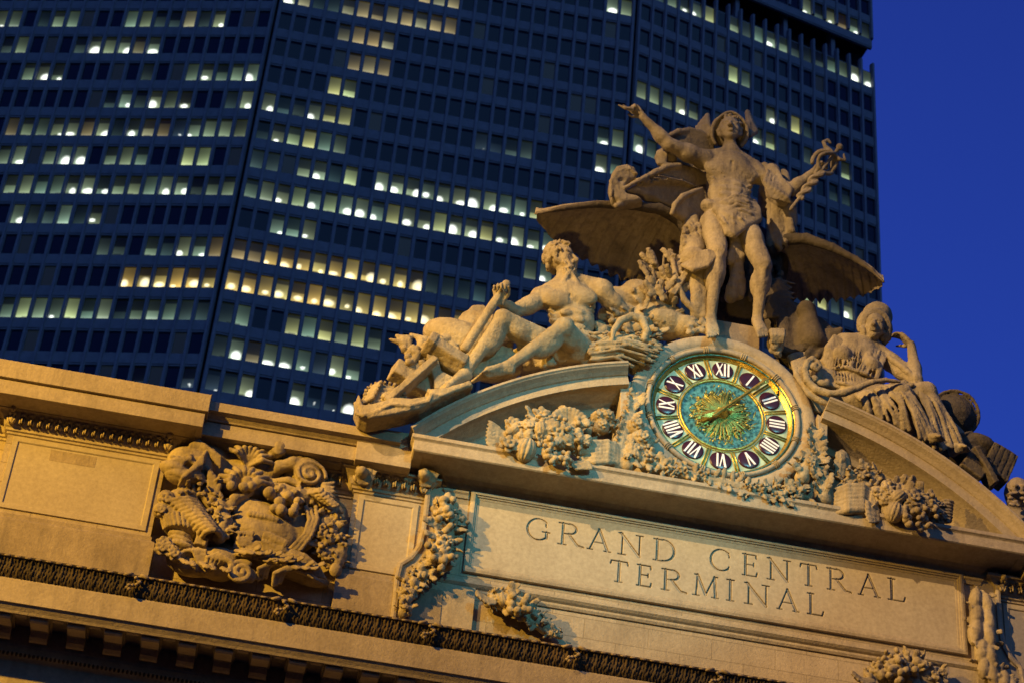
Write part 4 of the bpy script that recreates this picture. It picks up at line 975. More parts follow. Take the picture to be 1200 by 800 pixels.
# cloak
cv = Carve(.042)
def rg(n, amp, ph=0): return lambda u, v: np.array([0, -amp*math.sin(n*math.pi*v+ph+u*1.5), amp*.5*math.cos(n*math.pi*v+u)])
def grid(rows): return [Q(r) for r in rows]
cv.poly([(785, 159, -.35), (793, 155, -.3), (805, 153, -.15), (820, 156, -.05), (836, 164, .05), (840, 190, .3), (820, 205, .4), (800, 200, .3), (785, 192, .1), (778, 176, -.2)], .26, .1, .05)
cv.poly([(731, 222, -.85), (745, 215, -.75), (765, 204, -.6), (782, 195, -.45), (797, 194, -.3), (812, 200, .0), (830, 205, .2), (830, 238, .45), (812, 230, .4), (800, 240, .35), (786, 247, .25), (765, 243, .1), (745, 236, -.2)], .24, .09, .05)
cv.path(Q([(785, 159, -.42), (795, 154.5, -.38), (808, 153, -.25), (822, 157, -.12), (836, 165, 0)]), [.08, .10, .10, .09, .08], .03)
cv.path(Q([(731, 221, -.95), (748, 212, -.85), (766, 203, -.72), (783, 195, -.6), (797, 194, -.45)]), [.06, .08, .09, .10, .09], .03)
for i in range(7): cv.path(Q([(787-i*2.6, 170+i*1.2, -.42), (781-i*2.0, 180+i*.8, -.62), (778-i*1.0, 192, -.66), (779+i*1.2, 199-i*.5, -.55)]), [.045, .07, .07, .04], .015)
cv.ell(P(781, 186, -.25), (.34, .3, .40), rot(0, 15, 0), .05)
for i in range(5): cv.path(Q([(748+i*6, 216-i*2.5, -.76), (775+i*6, 218-i*1.5, -.3), (805+i*4, 217+i*1, .15)]), [.03, .045, .03], .03)
cv.poly([(738, 240, -.7), (726, 242, -.75), (717, 236, -.8), (713, 222, -.85), (715, 209, -.85), (721, 200, -.85), (732, 196.5, -.85), (743, 198, -.85), (747, 205, -.8), (744, 213, -.75), (736, 217, -.7), (731, 222, -.7), (733, 230, -.7), (745, 236, -.5), (752, 243, -.4)], .44, .12, .04)
cv.ell(P(731, 209, -1.10), (.20, .16, .12), rot(0, -35, 0), .03, 'cut'); cv.path(Q([(716, 230, -1.0), (716, 212, -1.06), (724, 201, -1.06), (738, 198, -1.02), (746, 204, -.98)]), [.05, .06, .06, .06, .05], .02)
cv.path(Q([(722, 241, -.85), (738, 238, -.6), (760, 243, -.1), (790, 250, .1)]), [.09, .09, .08, .06], .04)
cv.poly([(787, 250, -.35), (790, 240, -.4), (798, 231, -.4), (810, 225, -.3), (823, 221, -.15), (826, 240, .2), (822, 262, .2), (808, 263, .1), (796, 258, -.1)], .20, .08, .04)
cv.path(Q([(787, 251, -.45), (791, 240, -.52), (800, 230, -.5), (812, 225, -.38), (823, 221, -.2)]), [.07, .09, .09, .08, .06], .03)
cv.ell(P(815, 245, .5), (.5, .3, .8), None, .1); cv.ell(P(822, 200, .45), (.6, .3, .8), None, .1)
# cloak on the staff side
cv.ell(P(907, 228, .15), (.50, .3, 1.1), rot(0, 8, 0), .08)
cv.poly([(893, 203, -.45), (903, 196, -.55), (910, 202, -.6), (917, 214, -.68), (928, 226, -.75), (924, 238, -.7), (912, 236, -.6), (900, 226, -.5)], .55, .12, .05)
for i in range(7): cv.path(Q([(900+i*3.6, 200+i*3.6, -.82), (896+i*4.3, 214+i*3.0, -.95), (903+i*4, 232+i*1.0, -.85)]), [.05, .07, .05], .03)
cv.sheet(grid([[(893, 196, -.25), (908, 199, -.3), (922, 207, -.25)], [(898, 225, .0), (912, 232, -.2), (930, 238, -.3)], [(902, 258, .1), (915, 262, -.05), (932, 258, -.1)], [(900, 290, .2), (912, 290, .1), (922, 284, .1)]]), .10, .05, rg(5, .10))
for i in range(7): cv.ell(jit(P(903, 199, -.55), .09), (.13, .12, .13), None, .03)
folds(cv, Q([(900, 205, -.35), (926, 226, -.45)]), Q([(905, 270, -.05), (930, 272, -.15)]), 6, .09, 0, .06, .04, 9)
folds(cv, Q([(905, 262, -.05), (938, 240, -.3)]), Q([(900, 288, .1), (925, 282, .05)]), 4, .08, 0, .05, .04, 11)
cv.mesh('cloak', M['statue'], MS, 1)
# staff with two snakes
cv = Carve(.024)
s0, s1 = P(927, 245, -.95), P(984, 172.5, -1.45); ax = nrm(s1-s0); Ls = np.linalg.norm(s1-s0)
cv.cone(s0, s1, .055, .05, .02); cv.ell(s1, (.11, .11, .11), None, .02); cv.ell(s1-ax*.16, (.07, .07, .07), None, .02)
e1 = nrm(np.cross(ax, (0, 1, 0))); e2 = np.cross(ax, e1)
for q in (-1, 1):
    pts = []; rd = []
    for t in np.linspace(0, 1, 46):
        w = .085+.05*t if t < .62 else .085+.05*.62+.42*math.sin(math.pi*(t-.62)/.38)*(1 if t < .9 else .95); ph = q*2*math.pi*t*2.6 if t < .62 else q*2*math.pi*.62*2.6+q*(t-.62)*2.2
        pts.append(s0+ax*Ls*(.18+.70*t)+e1*w*math.cos(ph)*q*(1 if t < .62 else 1)+e2*w*math.sin(ph)*.5); rd.append(.055+.01*math.sin(t*3))
    cv.path(pts, rd, .015)
hc_ = P(966, 190, -1.18)
ringp = [hc_+e1*.36*math.cos(a)+ax*.36*math.sin(a)+np.array([0, -.1*math.sin(a), 0]) for a in np.linspace(-.6, 5.0, 26)]; cv.path(ringp, .068, .015)
cv.path(Q([(976, 183, -1.3), (973, 176, -1.35), (967, 172, -1.35), (965, 167, -1.35), (970, 164.5, -1.35), (973.5, 168, -1.35)]), [.07, .065, .06, .06, .05, .035], .015)
cv.path(Q([(978, 182, -1.35), (984, 187, -1.4), (990, 188, -1.4), (989, 181, -1.4)]), [.06, .055, .05, .03], .015)
cv.mesh('snake_staff', M['statue'], MS, 1)
# support behind the leg: cloth bundle, stump and plough blade
cv = Carve(.036)
cv.path(Q([(810, 258, .15), (812, 280, -.05), (812, 296, -.2)]), [.26, .36, .42], .08)
for i in range(130):
    p = P(rng.uniform(801, 822), rng.uniform(262, 294), -.45+rng.uniform(-.05, .1)); cv.ell(p, (.06, .06, .08), None, .015)
cv.ell(P(814, 306, -.42), (.46, .40, .40), rot(0, 20, 0), .08)
for i in range(6): cv.path(Q([(799+i*2.5, 311-i*1.2, -.72), (812+i, 316-i*3.6, -.92), (829, 311-i*3.2, -.95), (840, 300-i*.6, -.92)]), [.06, .085, .08, .05], .025)
folds(cv, Q([(806, 318, -.45), (828, 316, -.40)]), Q([(814, 368, -.35), (832, 376, -.30)]), 6, .11, 0, .07, .05, 21)
cv.box(P(799, 330, -.30), (.09, .3, .85), rot(0, 22, 0), .02); cv.box(P(793, 312, -.35), (.12, .10, .35), rot(0, -10, 0), .02)
cv.path(Q([(788, 304, -.5), (793, 330, -.5), (802, 352, -.45), (815, 366, -.4)]), [.07, .09, .1, .09], .02)
cv.ell(P(782, 380, -.15), (.62, .5, .40), None, .1); cv.ell(P(805, 384, -.3), (.42, .4, .34), None, .08); cv.ell(P(772, 372, -.4), (.26, .24, .24), None, .08)
for i in range(40): cv.ell(P(rng.uniform(806, 832), rng.uniform(374, 392), -.62+rng.uniform(-.05, .05)), (.09, .08, .07), None, .02)
cv.mesh('draped_support', M['statue'], MS, 1)
# ------------- eagle
EA = empty('eagle_statue', tuple(at(870, 330, 1.0)), 'stone eagle with wide spread wings crouching behind the standing statue', 'statue')
def wing(top, bot, nf, flip, drop=.0):
    top = np.array(Q(top)); bot = np.array(Q(bot)); ns, nc = 150, 34
    def ip(Pl, t): t = t*(len(Pl)-1); i = np.clip(t.astype(int), 0, len(Pl)-2); f_ = (t-i)[:, None]; return Pl[i]*(1-f_)+Pl[i+1]*f_
    u = np.linspace(0, 1, ns); T_ = ip(top, u); B_ = ip(bot, u); V = []
    fe = (u*nf) % 1; tip = .10*np.abs(fe-.5)*2
    for side in (0, 1):
        for j in range(nc):
            v = j/(nc-1); w = v*(1-tip*v); p = T_*(1-w)[:, None]+B_*w[:, None]
            lay = .055*((u*nf+v*1.6*flip) % 1)*(v > .38)+.03*((u*nf*1.6+v*3.0*flip) % 1)*(v <= .38)+.03*math.exp(-((v-.45)/.02)**2)
            cam_ = .28*math.sin(math.pi*v)*(1 if side else 1); th_ = .12*(1-v)**1.5+.03
            p = p+np.stack([0*u, 0*u, cam_+lay*(-1 if not side else .3)+(th_ if side else 0)], 1); V.append(p)
    V = np.array(V).reshape(2, nc, ns, 3); idx = np.arange(2*nc*ns).reshape(2, nc, ns); F_ = []
    for s_ in (0, 1): F_.append(np.stack([idx[s_, :-1, :-1], idx[s_, 1:, :-1], idx[s_, 1:, 1:], idx[s_, :-1, 1:]], -1).reshape(-1, 4)[:, ::(1 if s_ else -1)])
    for e in (0, nc-1): F_.append(np.stack([idx[0, e, :-1], idx[1, e, :-1], idx[1, e, 1:], idx[0, e, 1:]], -1))
    for e in (0, ns-1): F_.append(np.stack([idx[0, :-1, e], idx[1, :-1, e], idx[1, 1:, e], idx[0, 1:, e]], -1))
    o = obj('wing', V.reshape(-1, 3), np.concatenate(F_), M['statue'], EA, True)
    bm = bmesh.new(); bm.from_mesh(o.data); bmesh.ops.recalc_face_normals(bm, faces=bm.faces); bm.to_mesh(o.data); bm.free(); return top
tl = wing([(627, 251, -.7), (660, 244, -.7), (700, 239.5, -.6), (740, 241, -.4), (772, 245, -.1), (795, 256, .2), (812, 274, .4)],
          [(629, 258, -.1), (655, 291, 1.0), (688, 309, 1.6), (715, 326, 2.0), (748, 339, 2.2), (785, 345, 2.0), (815, 340, 1.6)], 15, 1)
tr = wing([(902, 292, .3), (922, 280, .05), (945, 280, -.2), (975, 290, -.45), (1003, 304, -.6), (1022, 317, -.7), (1036, 331, -.7)],
          [(900, 352, 2.4), (925, 355, 2.7), (950, 356, 2.7), (970, 355, 2.4), (992, 352, 1.9), (1015, 346, 1.0), (1034, 336, -.2)], 13, -1)
cv = Carve(.05)
cv.path(list(tl), [.04, .08, .11, .14, .17, .2, .28], .05); cv.path(list(tr), [.28, .2, .17, .14, .1, .07, .04], .05)
cv.ell(P(868, 305, 1.2), (1.5, .8, 1.5), None, .2); cv.ell(P(868, 350, 1.2), (1.3, .8, 1.2), None, .2)
for i in range(260):
    p = P(rng.uniform(820, 915), rng.uniform(285, 350), .5+rng.uniform(-.1, .15)); cv.ell(p, (.10, .07, .16), rot(0, rng.uniform(-25, 25), 0), .02)
for i in range(22):
    a = P(896+rng.uniform(-3, 3), 330+2*i, .1); cv.path([a, a+np.array([.35, -.05, .08]), a+np.array([.75+.2*rng.random(), .0, -.02+.15*rng.random()])], [.06, .075, .03], .02)
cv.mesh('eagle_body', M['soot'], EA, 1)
# claw at the clock rim
cv = Carve(.03)
cv.ell(P(909, 402, -.45), (.26, .28, .36), None, .06)
for i in range(5): cv.path(Q([(903+i*3.3, 392, -.55), (904+i*3.4, 388, -.8), (905+i*3.2, 394, -.92), (905+i*3, 401, -.86)]), [.07, .08, .07, .035], .02)
for i in range(10): cv.ell(jit(P(909, 408, -.6), .1), (.12, .08, .12), None, .03)
cv.mesh('claw', M['statue'], EA, 1)
# ------------- bearded seated man with sledgehammer (left)
HS = empty('seated_man_statue', tuple(at(640, 440, -.5)), 'stone statue of a bearded seated man gripping a long hammer handle, left of the clock', 'statue', 'stone statues on the pediment')
cv = Carve(.03)
cv.ell(P(666, 352, -.35), (.80, .52, .62), rot(0, -4, 0), .12); cv.ell(P(672, 377, -.35), (.62, .45, .60), None, .18); cv.ell(P(676, 405, -.35), (.72, .55, .50), None, .18)
for x, y in ((651, 350), (683, 347)): cv.ell(P(x, y, -.74), (.44, .19, .30), rot(0, (x-667)*.3, 0), .10)
for x, y in ((645, 369+1), (692, 362)): cv.ell(P(x, y-2, -.88), (.035, .03, .035), None, .01)
for r_, yy in enumerate((366, 375, 384)):
    for q in (-1, 1): cv.ell(P(670+r_+q*7.5, yy-q*.5, -.77), (.18, .09, .11), None, .06)
for q, x in ((-1, 638), (1, 699)):
    for j in range(4): cv.ell(P(x-q*(7+j), 361+j*5.5, -.48), (.16, .14, .045), rot(0, -q*30, 0), .08)
cv.cone(P(667, 338, -.80), P(670, 362, -.88), .02, .02, .07, 'cut'); cv.cone(P(655, 387, -.78), P(690, 386, -.78), .02, .02, .05, 'cut')
cv.cone(P(666, 336, -.40), P(662, 318, -.45), .30, .24, .10)
cv.cone(P(658, 335, -.72), P(667, 318, -.72), .07, .08, .05); cv.cone(P(678, 335, -.70), P(668, 318, -.68), .07, .08, .05)
for a_, b_ in (((663, 330, -.30), (638, 345, -.36)), ((668, 329, -.3), (700, 336, -.34))): cv.cone(P(*a_), P(*b_), .26, .25, .15)
cv.ell(P(636, 349, -.45), (.38, .34, .34), None, .1); cv.ell(P(704, 340, -.40), (.38, .34, .34), None, .1)
sh, el_, wr = P(634, 351, -.50), P(601, 366, -.75), P(585, 352, -1.35)
limb(cv, sh, el_, .28, .21, [(.45, .26, (0, 0, -.04))]); limb(cv, el_, wr, .21, .14, [(.3, .22, (0, 0, 0))]); cv.ell(el_, (.21, .2, .2), None, .06)
d = nrm(np.array([-.15, -.35, .95])); hand(cv, P(586, 356, -1.40), d, nrm((-.2, -1, -.2)), .88, (1.3, 1.3, 1.35, 1.35), 1, 1, .1)
sh, el_, wr = P(706, 343, -.42), P(732, 368, -.1), P(706, 388, .25)
limb(cv, sh, el_, .30, .22, [(.45, .27, (.03, 0, 0))]); limb(cv, el_, wr, .2, .14)
# legs
hp, kn, an = P(655, 412, -.45), P(589, 374, -1.30), P(544, 438, -1.05)
limb(cv, hp, kn, .42, .27, [(.35, .40, (0, 0, -.1)), (.7, .3, (0, 0, -.15))], .1); cv.ell(kn, (.24, .25, .24), None, .08)
limb(cv, kn, an, .25, .15, [(.32, .27, (.10, .10, -.06)), (.2, .2, (0, .05, 0))], .08); cv.cone(kn+np.array([-.08, -.12, -.1]), an+np.array([-.05, -.05, .1]), .09, .07, .06)
foot(cv, an, P(508, 466, -1.35), 1.05)
hp, kn, an = P(684, 418, -.40), P(661, 384, -1.35), P(594, 430, -1.30)
limb(cv, hp, kn, .44, .28, [(.35, .42, (0, .1, -.05)), (.7, .32, (0, .05, -.12))], .1); cv.ell(kn, (.25, .26, .25), None, .08)
limb(cv, kn, an, .26, .16, [(.32, .28, (.08, .12, -.08)), (.25, .22, (0, .05, 0))], .08)
foot(cv, an, P(556, 441, -1.38), 1.05)
L, R = head(cv, P(657, 304, -.50), .51, (.84, -.56, .02), (-.30, -.1, 1), beard=True)
curls(cv, L, .50, 230, r=.10)
for i in range(60):
    a = rng.uniform(-1.0, 1.0)+math.pi; cv.ell(L((.80*math.sin(a), .75*math.cos(a), rng.uniform(-.6, .5))), (.07, .07, .07), None, .02)
cv.mesh('figure', M['statue'], HS, 1)
cv = Carve(.035)        # cloth over the lap and the rock he sits on
cv.ell(P(680, 425, .0), (1.2, .8, .5), None, .15); cv.ell(P(640, 428, .1), (1.3, .6, .4), None, .15); cv.ell(P(702, 398, .3), (.5, .5, .6), None, .1)
folds(cv, Q([(606, 402, -.75), (640, 395, -.75)]), Q([(616, 424, -.7), (652, 428, -.7)]), 5, .10, 0, .08, .05, 31)
folds(cv, Q([(603, 398, -.6), (610, 385, -.5)]), Q([(640, 425, -.6), (636, 392, -.5)]), 4, .09, 0, .08, .05, 32)
folds(cv, Q([(698, 378, -.35), (704, 402, -.4)]), Q([(712, 388, -.2), (722, 402, -.25)]), 4, .09, 0, .08, .05, 33)
cv.mesh('seat_drapery', M['statue'], HS, 1)
# hammer
HM = empty('sledgehammer_carving', tuple(at(545, 415, -1.3)), 'carved stone sledgehammer with long handle held by the seated bearded man', 'tool')
m = Carve(.028); m.cone(P(593, 333, -1.58), P(545, 408, -1.18), .125, .14, .02); m.mesh('handle', M['statue'], HM, 0)
m = Carve(.03); R_ = frame_to(P(540, 428, -1.1)-P(502, 404, -1.3), (0, -1, .4)); c_ = (P(538, 424, -1.1)+P(505, 406, -1.3))/2
m.box(c_, (.22, .26, .62), R_, .02, 'add', .05); m.box(c_-R_[:, 2]*.50, (.26, .30, .12), R_, .02, 'add', .04); m.mesh('hammer_head', M['statue'], HM, 1)
# anchor, cogwheel and tools at the left foot
AN = empty('anchor_and_tools_carving', tuple(at(470, 480, -1.0)), 'pile of carved stone tools, anchor and cogwheel at the left end of the pediment', 'sculpture')
cv = Carve(.032)
cv.poly([(417, 471, -1.1), (415.5, 484, -1.2), (420, 495, -1.25), (430, 499, -1.3), (447, 496.5, -1.3), (470, 492, -1.3), (492, 486, -1.3), (506, 478, -1.3), (530, 468, -1.2), (552, 462, -1.1), (548, 455, -1.1), (520, 462, -1.2), (503, 461, -1.3), (500, 470, -1.3), (480, 473, -1.3), (458, 471, -1.3), (440, 479, -1.3), (424, 483, -1.2), (420, 474, -1.1)], .75, .10, .04)
cv.path(Q([(416.5, 472, -1.45), (418, 484, -1.58), (426, 487, -1.64), (442, 482, -1.66), (458, 474, -1.68), (480, 475, -1.68), (502, 470, -1.66), (505, 463, -1.64), (520, 463, -1.6)]), [.05, .06, .06, .06, .06, .06, .05, .05, .04], .02)
for i in range(5): cv.cone(P(423+i*2.6, 473-i*4.6, -1.30), P(438+i*2.2, 465-i*4.4, -1.42), .062, .062, .008)
cv.mesh('anchor_fluke', M['statue'], AN, 1)
m = Carve(.026); cen = P(451, 468, -1.25)
m.ell(cen, (.55, .12, .52), rot(0, 12, 0), .02)
for k in range(26):
    a = 2*math.pi*k/26; q = cen+np.array([.55*math.cos(a), 0, .52*math.sin(a)]); m.box(q, (.05, .13, .04), rot(0, -math.degrees(a), 0), .01, 'add', .015)
m.ell(cen+np.array([0, -.13, 0]), (.38, .06, .35), None, .02, 'cut'); m.ell(cen+np.array([0, -.14, 0]), (.12, .1, .12), None, .01)
m.mesh('cogwheel', M['statue'], AN, 0)
m = Carve(.03)
def beam(a, b, w, h_, R2=None): a, b = np.array(a), np.array(b); R_ = frame_to(b-a, (0, -1, .2)); m.box((a+b)/2, (w, h_, np.linalg.norm(b-a)/2), R_, .01, 'add', .02)
beam(P(452, 474, -1.35), P(510, 423, -1.25), .10, .22); beam(P(500, 463, -1.30), P(520, 463, -1.2), .09, .18)
m.poly([(498, 420, -1.0), (512, 424, -1.0), (516, 440, -.95), (540, 452, -.9), (536, 462, -.9), (508, 462, -.95), (506, 446, -1.0)], .5, .03, .02)
m.mesh('timber_frame', M['statue'], AN, 1)
m = Carve(.03); m.box(P(471, 438, -.9), (.30, .25, .26), rot(0, 12, 18), .02, 'add', .03); m.box(P(500, 452, -.7), (.62, .3, .42), rot(0, 10, 10), .02, 'add', .04); m.mesh('stone_block', M['statue'], AN, 1)
m = Carve(.032)
for i in range(36): m.ell(jit(P(rng.uniform(474, 502), rng.uniform(409, 428), -1.0), .08), (.11, .11, .11), None, .02)
for i in range(12): a = P(rng.uniform(470, 500), rng.uniform(404, 412), -.8); m.path([a, a+np.array([rng.uniform(-.3, .2), -.05, .2]), a+np.array([rng.uniform(-.5, .3), -.05, .22+.15*rng.random()])], [.09, .11, .04], .02)
m.mesh('grapes_and_leaves', M['statue'], AN, 1)
m = Carve(.036)
m.ell(P(540, 402, -.35), (1.15, .6, .62), rot(0, 18, 0), .1); m.ell(P(566, 395, -.1), (.9, .6, .75), None, .12); m.ell(P(558, 378, -.2), (.5, .4, .36), None, .1); m.poly([(536, 402, -.4), (545, 382, -.3), (547, 370, -.2), (552, 364, -.2), (566, 363, -.2), (572, 370, -.2), (570, 384, -.2), (575, 402, -.3)], .6, .08, .04)
m.ell(P(520, 430, -.5), (.8, .5, .6), None, .1); m.ell(P(575, 425, -.3), (.9, .5, .6), None, .12)
for i in range(420):
    u = rng.uniform(0, 1); p = P(510+u*66, 400-u*22+rng.uniform(-4, 14), -.85+.35*u+rng.uniform(-.05, .05)); m.ell(p, (.085, .07, .04), rot(0, rng.uniform(-40, 60), 0), .02)
folds(m, Q([(505, 402, -.7), (560, 372, -.5)]), Q([(540, 420, -.8), (585, 410, -.6)]), 7, .08, 0, .08, .06, 41)
folds(m, Q([(555, 440, -.8), (560, 420, -.7)]), Q([(600, 425, -.7), (598, 405, -.6)]), 5, .10, 0, .08, .06, 42)
m.mesh('draped_rock', M['statue'], AN, 1)
# ------------- still life between the man and the clock: sickle, sheaf, fruit, laurel
SH = empty('sheaf_and_sickle_carving', tuple(at(735, 410, -.6)), 'carved stone wheat sheaf, sickle and large round fruit between the seated man and the clock', 'sculpture')
cv = Carve(.032)
for i in range(130):
    a = P(rng.uniform(690, 706), rng.uniform(402, 422), -.8+rng.normal(0, .15)); b = a+np.array([rng.uniform(.9, 1.9), rng.uniform(-.1, .1), rng.uniform(.0, .5)]); c_ = (a+b)/2+np.array([0, -.1, .15]); cv.path([a, c_, b], [.055, .045, .035], .008)
for i in range(150): cv.ell(P(rng.uniform(692, 775), 0+rng.uniform(390, 414), -.95+rng.uniform(-.15, .15)), (.11, .05, .04), rot(0, rng.uniform(-50, 20), 0), .02)
cv.ell(P(730, 412, -.3), (1.2, .4, .6), None, .1); cv.ell(P(752, 420, -.3), (.7, .4, .6), None, .1)
cv.mesh('wheat_sheaf', M['statue'], SH, 1)
cv = Carve(.028); cv.path(Q([(717, 402, -1.15), (719, 388, -1.15), (727, 376, -1.15), (740, 371, -1.15), (753, 375, -1.15), (758, 388, -1.1), (755, 398, -1.0)]), [.05, .08, .11, .12, .12, .11, .11], .02); cv.mesh('sickle', M['statue'], SH, 1)
cv = Carve(.034)
cv.ell(P(746, 347, .1), (.52, .50, .50), None, .04); cv.ell(P(722, 352, .25), (.5, .4, .42), None, .1); cv.path(Q([(750, 362, -.1), (748, 385, -.2)]), [.12, .2], .05); cv.path(Q([(738, 365, 0), (735, 385, -.2)]), [.10, .16], .05)
cv.ell(P(742, 340, -.35), (.07, .07, .10), None, .03); cv.ell(P(730, 375, .2), (.8, .4, .5), None, .1); cv.ell(P(772, 375, .2), (.9, .4, .7), None, .1)
for i in range(16): b = P(rng.uniform(722, 790), rng.uniform(355, 392), -.15+rng.uniform(-.3, .1)); leaf(cv, b, nrm((rng.uniform(-1, 1), -.3, rng.uniform(-.6, .6))), (0, -1, .1), .4, .12, .2)
for i in range(40): cv.ell(P(rng.uniform(710, 790), rng.uniform(368, 396), -.3+rng.uniform(-.2, .1)), (.10, .09, .08), None, .03)
cv.mesh('round_fruit', M['statue'], SH, 1)
cv = Carve(.03)
for i in range(34):
    b = P(rng.uniform(758, 795), rng.uniform(306, 356), -.25+rng.uniform(-.3, .2)); d = nrm((rng.uniform(-1, .8), rng.uniform(-.5, .2), rng.uniform(.2, 1.1)))
    leaf(cv, b, d, nrm((rng.uniform(-.5, .5), -1, rng.uniform(-.5, .2))), rng.uniform(.38, .55), .14, .2)
for q in ((770, 345, 762, 300), (775, 348, 778, 300), (780, 350, 795, 315)): cv.path(Q([(q[0], q[1], .0), ((q[0]+q[2])/2, (q[1]+q[3])/2, -.15), (q[2], q[3], -.3)]), [.07, .06, .035], .02)
cv.mesh('laurel_branch', M['statue'], SH, 1)
# ------------- seated woman (right)
WS = empty('seated_woman_statue', tuple(at(1050, 500, -.5)), 'stone statue of a robed seated woman resting head on hand, right of the clock', 'statue', 'stone statues on the pediment')
cv = Carve(.03)
cv.ell(P(1003, 418, -.30), (.78, .46, .72), rot(0, 14, 0), .12); cv.ell(P(994, 446, -.30), (.66, .46, .48), rot(0, 10, 0), .15); cv.ell(P(1010, 468, -.35), (.95, .55, .55), None, .18)
for x, y in ((987, 416), (1020, 428)): cv.ell(P(x, y, -.66), (.30, .28, .30), None, .08)
cv.cone(P(1012, 405, -.34), P(1020, 392, -.42), .27, .21, .10)
for a_, b_ in (((1014, 398, -.3), (988, 400, -.3)), ((1018, 400, -.3), (1040, 420, -.3))): cv.cone(P(*a_), P(*b_), .20, .25, .12)
L, R = head(cv, P(1025, 384, -.55), .46, (-.38, -1, -.22), (.12, 0, 1))
sh, el_, wr = P(1044, 424, -.35), P(1073, 445, -.85), P(1068, 404, -.70)
limb(cv, sh, el_, .29, .20, [(.45, .26, (0, 0, -.04))]); limb(cv, el_, wr, .20, .125, [(.3, .2, (.02, 0, 0))]); cv.ell(el_, (.2, .2, .2), None, .06)
hand(cv, wr, nrm(P(1050, 388, -.58)-wr), nrm((-.5, .3, -.6)), .86, (.4, .5, .6, .7), 1, -1, .2)
# legs under the robe
for hp, kn, an in ((P(1018, 468, -.4), P(1056, 461, -1.05), P(1088, 508, -1.05)), (P(1030, 470, -.3), P(1085, 460, -.95), P(1118, 520, -.85))):
    limb(cv, hp, kn, .42, .31, None, .12); limb(cv, kn, an, .30, .24, None, .1); cv.ell(kn, (.30, .30, .28), None, .08); foot(cv, an-np.array([0, 0, .15]), an+np.array([.25, -.55, -.45]), .9)
sh, el_ = P(984, 405, -.30), P(962, 432, -.25); limb(cv, sh, el_, .27, .21); limb(cv, el_, P(968, 448, -.7), .2, .13)
# gown pleats over bodice and skirt
for i in range(15): a = P(978+i*3.7, 434+i*1.0, -.72); cv.path([a, a+np.array([0, -.05, -.2]), a+np.array([.03, 0, -.42])], .035, .03)
cv.path(Q([(975, 432, -.62), (992, 430, -.80), (1012, 437, -.80), (1030, 446, -.62)]), .06, .03); cv.path(Q([(976, 448, -.62), (990, 449, -.80), (1010, 456, -.8), (1026, 462, -.62)]), .06, .03)
folds(cv, Q([(982, 396, -.50), (1010, 401, -.62)]), Q([(978, 428, -.80), (1004, 434, -.82)]), 9, .032, 0, .02, .03, 51, .06); folds(cv, Q([(1020, 404, -.62), (1040, 416, -.5)]), Q([(1004, 434, -.84), (1032, 444, -.78)]), 9, .032, 0, .02, .03, 52, .06)
cv.mesh('figure', M['statue'], WS, 1)
cv = Carve(.034)
folds(cv, Q([(1000, 462, -.75), (1052, 452, -1.2)]), Q([(1012, 484, -.85), (1078, 506, -1.15)]), 10, .075, .0, .06, .015, 53, .18)
folds(cv, Q([(1053, 455, -1.30), (1064, 458, -1.25)]), Q([(1078, 512, -1.25), (1100, 516, -1.15)]), 5, .07, 0, .05, .015, 54, .08)
folds(cv, Q([(1074, 452, -1.1), (1098, 462, -1.05)]), Q([(1098, 524, -1.05), (1128, 526, -.95)]), 7, .075, 0, .05, .015, 55, .12)
folds(cv, Q([(1060, 452, -.9), (1080, 448, -.8)]), Q([(1070, 500, -.8), (1095, 512, -.75)]), 6, .10, 0, .06, .04, 56)
folds(cv, Q([(1005, 450, -.7), (1015, 470, -.7)]), Q([(1060, 448, -1.1), (1070, 452, -1.1)]), 5, .08, .12, .05, .03, 57)
for i in range(5): cv.path(Q([(1042+i*2, 418+i*2.5, -.62), (1058+i*2, 430+i*2.2, -.85), (1070+i, 440+i*2.5, -.95)]), [.08, .09, .07], .03)
for i in range(5): cv.path(Q([(978+i*3, 395+i*2, -.55), (970+i*2, 408+i*2, -.6), (966+i*2, 424+i*3, -.5)]), [.08, .10, .08], .03)
cv.ell(P(1058, 490, -.2), (1.3, .7, .8), rot(0, 25, 0), .15); cv.ell(P(1095, 510, -.1), (1.1, .7, .6), rot(0, 25, 0), .15)
cv.mesh('robe', M['statue'], WS, 1)
cv = Carve(.028); hc = P(1029, 372, -.45)       # padded cap
cv.ell(hc+np.array([0, .12, .10]), (.46, .50, .44), None, .05); ux = np.array([.97, 0, -.22]); uy = nrm((.10, -.34, .92)); un = np.cross(uy, ux); un = un if un[1] > 0 else -un
hr = [P(1026, 381, -.62)+ux*.385*math.cos(a)+uy*.40*math.sin(a)+un*.06 for a in np.linspace(-.75, math.pi+.75, 34)]
cv.path(hr, .135, .03)
for i, p in enumerate(hr[:-1]):
    t_ = nrm(hr[i+1]-p); o_ = nrm(p-P(1026, 381, -.62)); cv.cone(p+o_*.07-un*.08+t_*.03, p+o_*.13+un*.05-t_*.03, .045, .05, .01); cv.cone(p-o_*.05-un*.11+t_*.03, p+o_*.06-un*.11, .04, .04, .01)
for i in range(110): a = rng.uniform(0, math.pi); d_ = rng.uniform(.05, .5); r_ = .44*math.sqrt(max(.05, 1-(d_/.56)**2)); p = P(1026, 379, -.55)+ux*r_*math.cos(a)+uy*r_*math.sin(a)+un*d_; cv.ell(p, (.07, .06, .045), rot(0, rng.uniform(-60, 60), 0), .015)
for q in (-1, 1): cv.path([P(1026+q*15, 386, -.6), P(1027+q*14, 396, -.5), P(1026+q*11, 403, -.4)], [.10, .09, .05], .02)
cv.mesh('cap', M['statue'], WS, 1)
cv = Carve(.032)                                  # scrolled arm of her seat
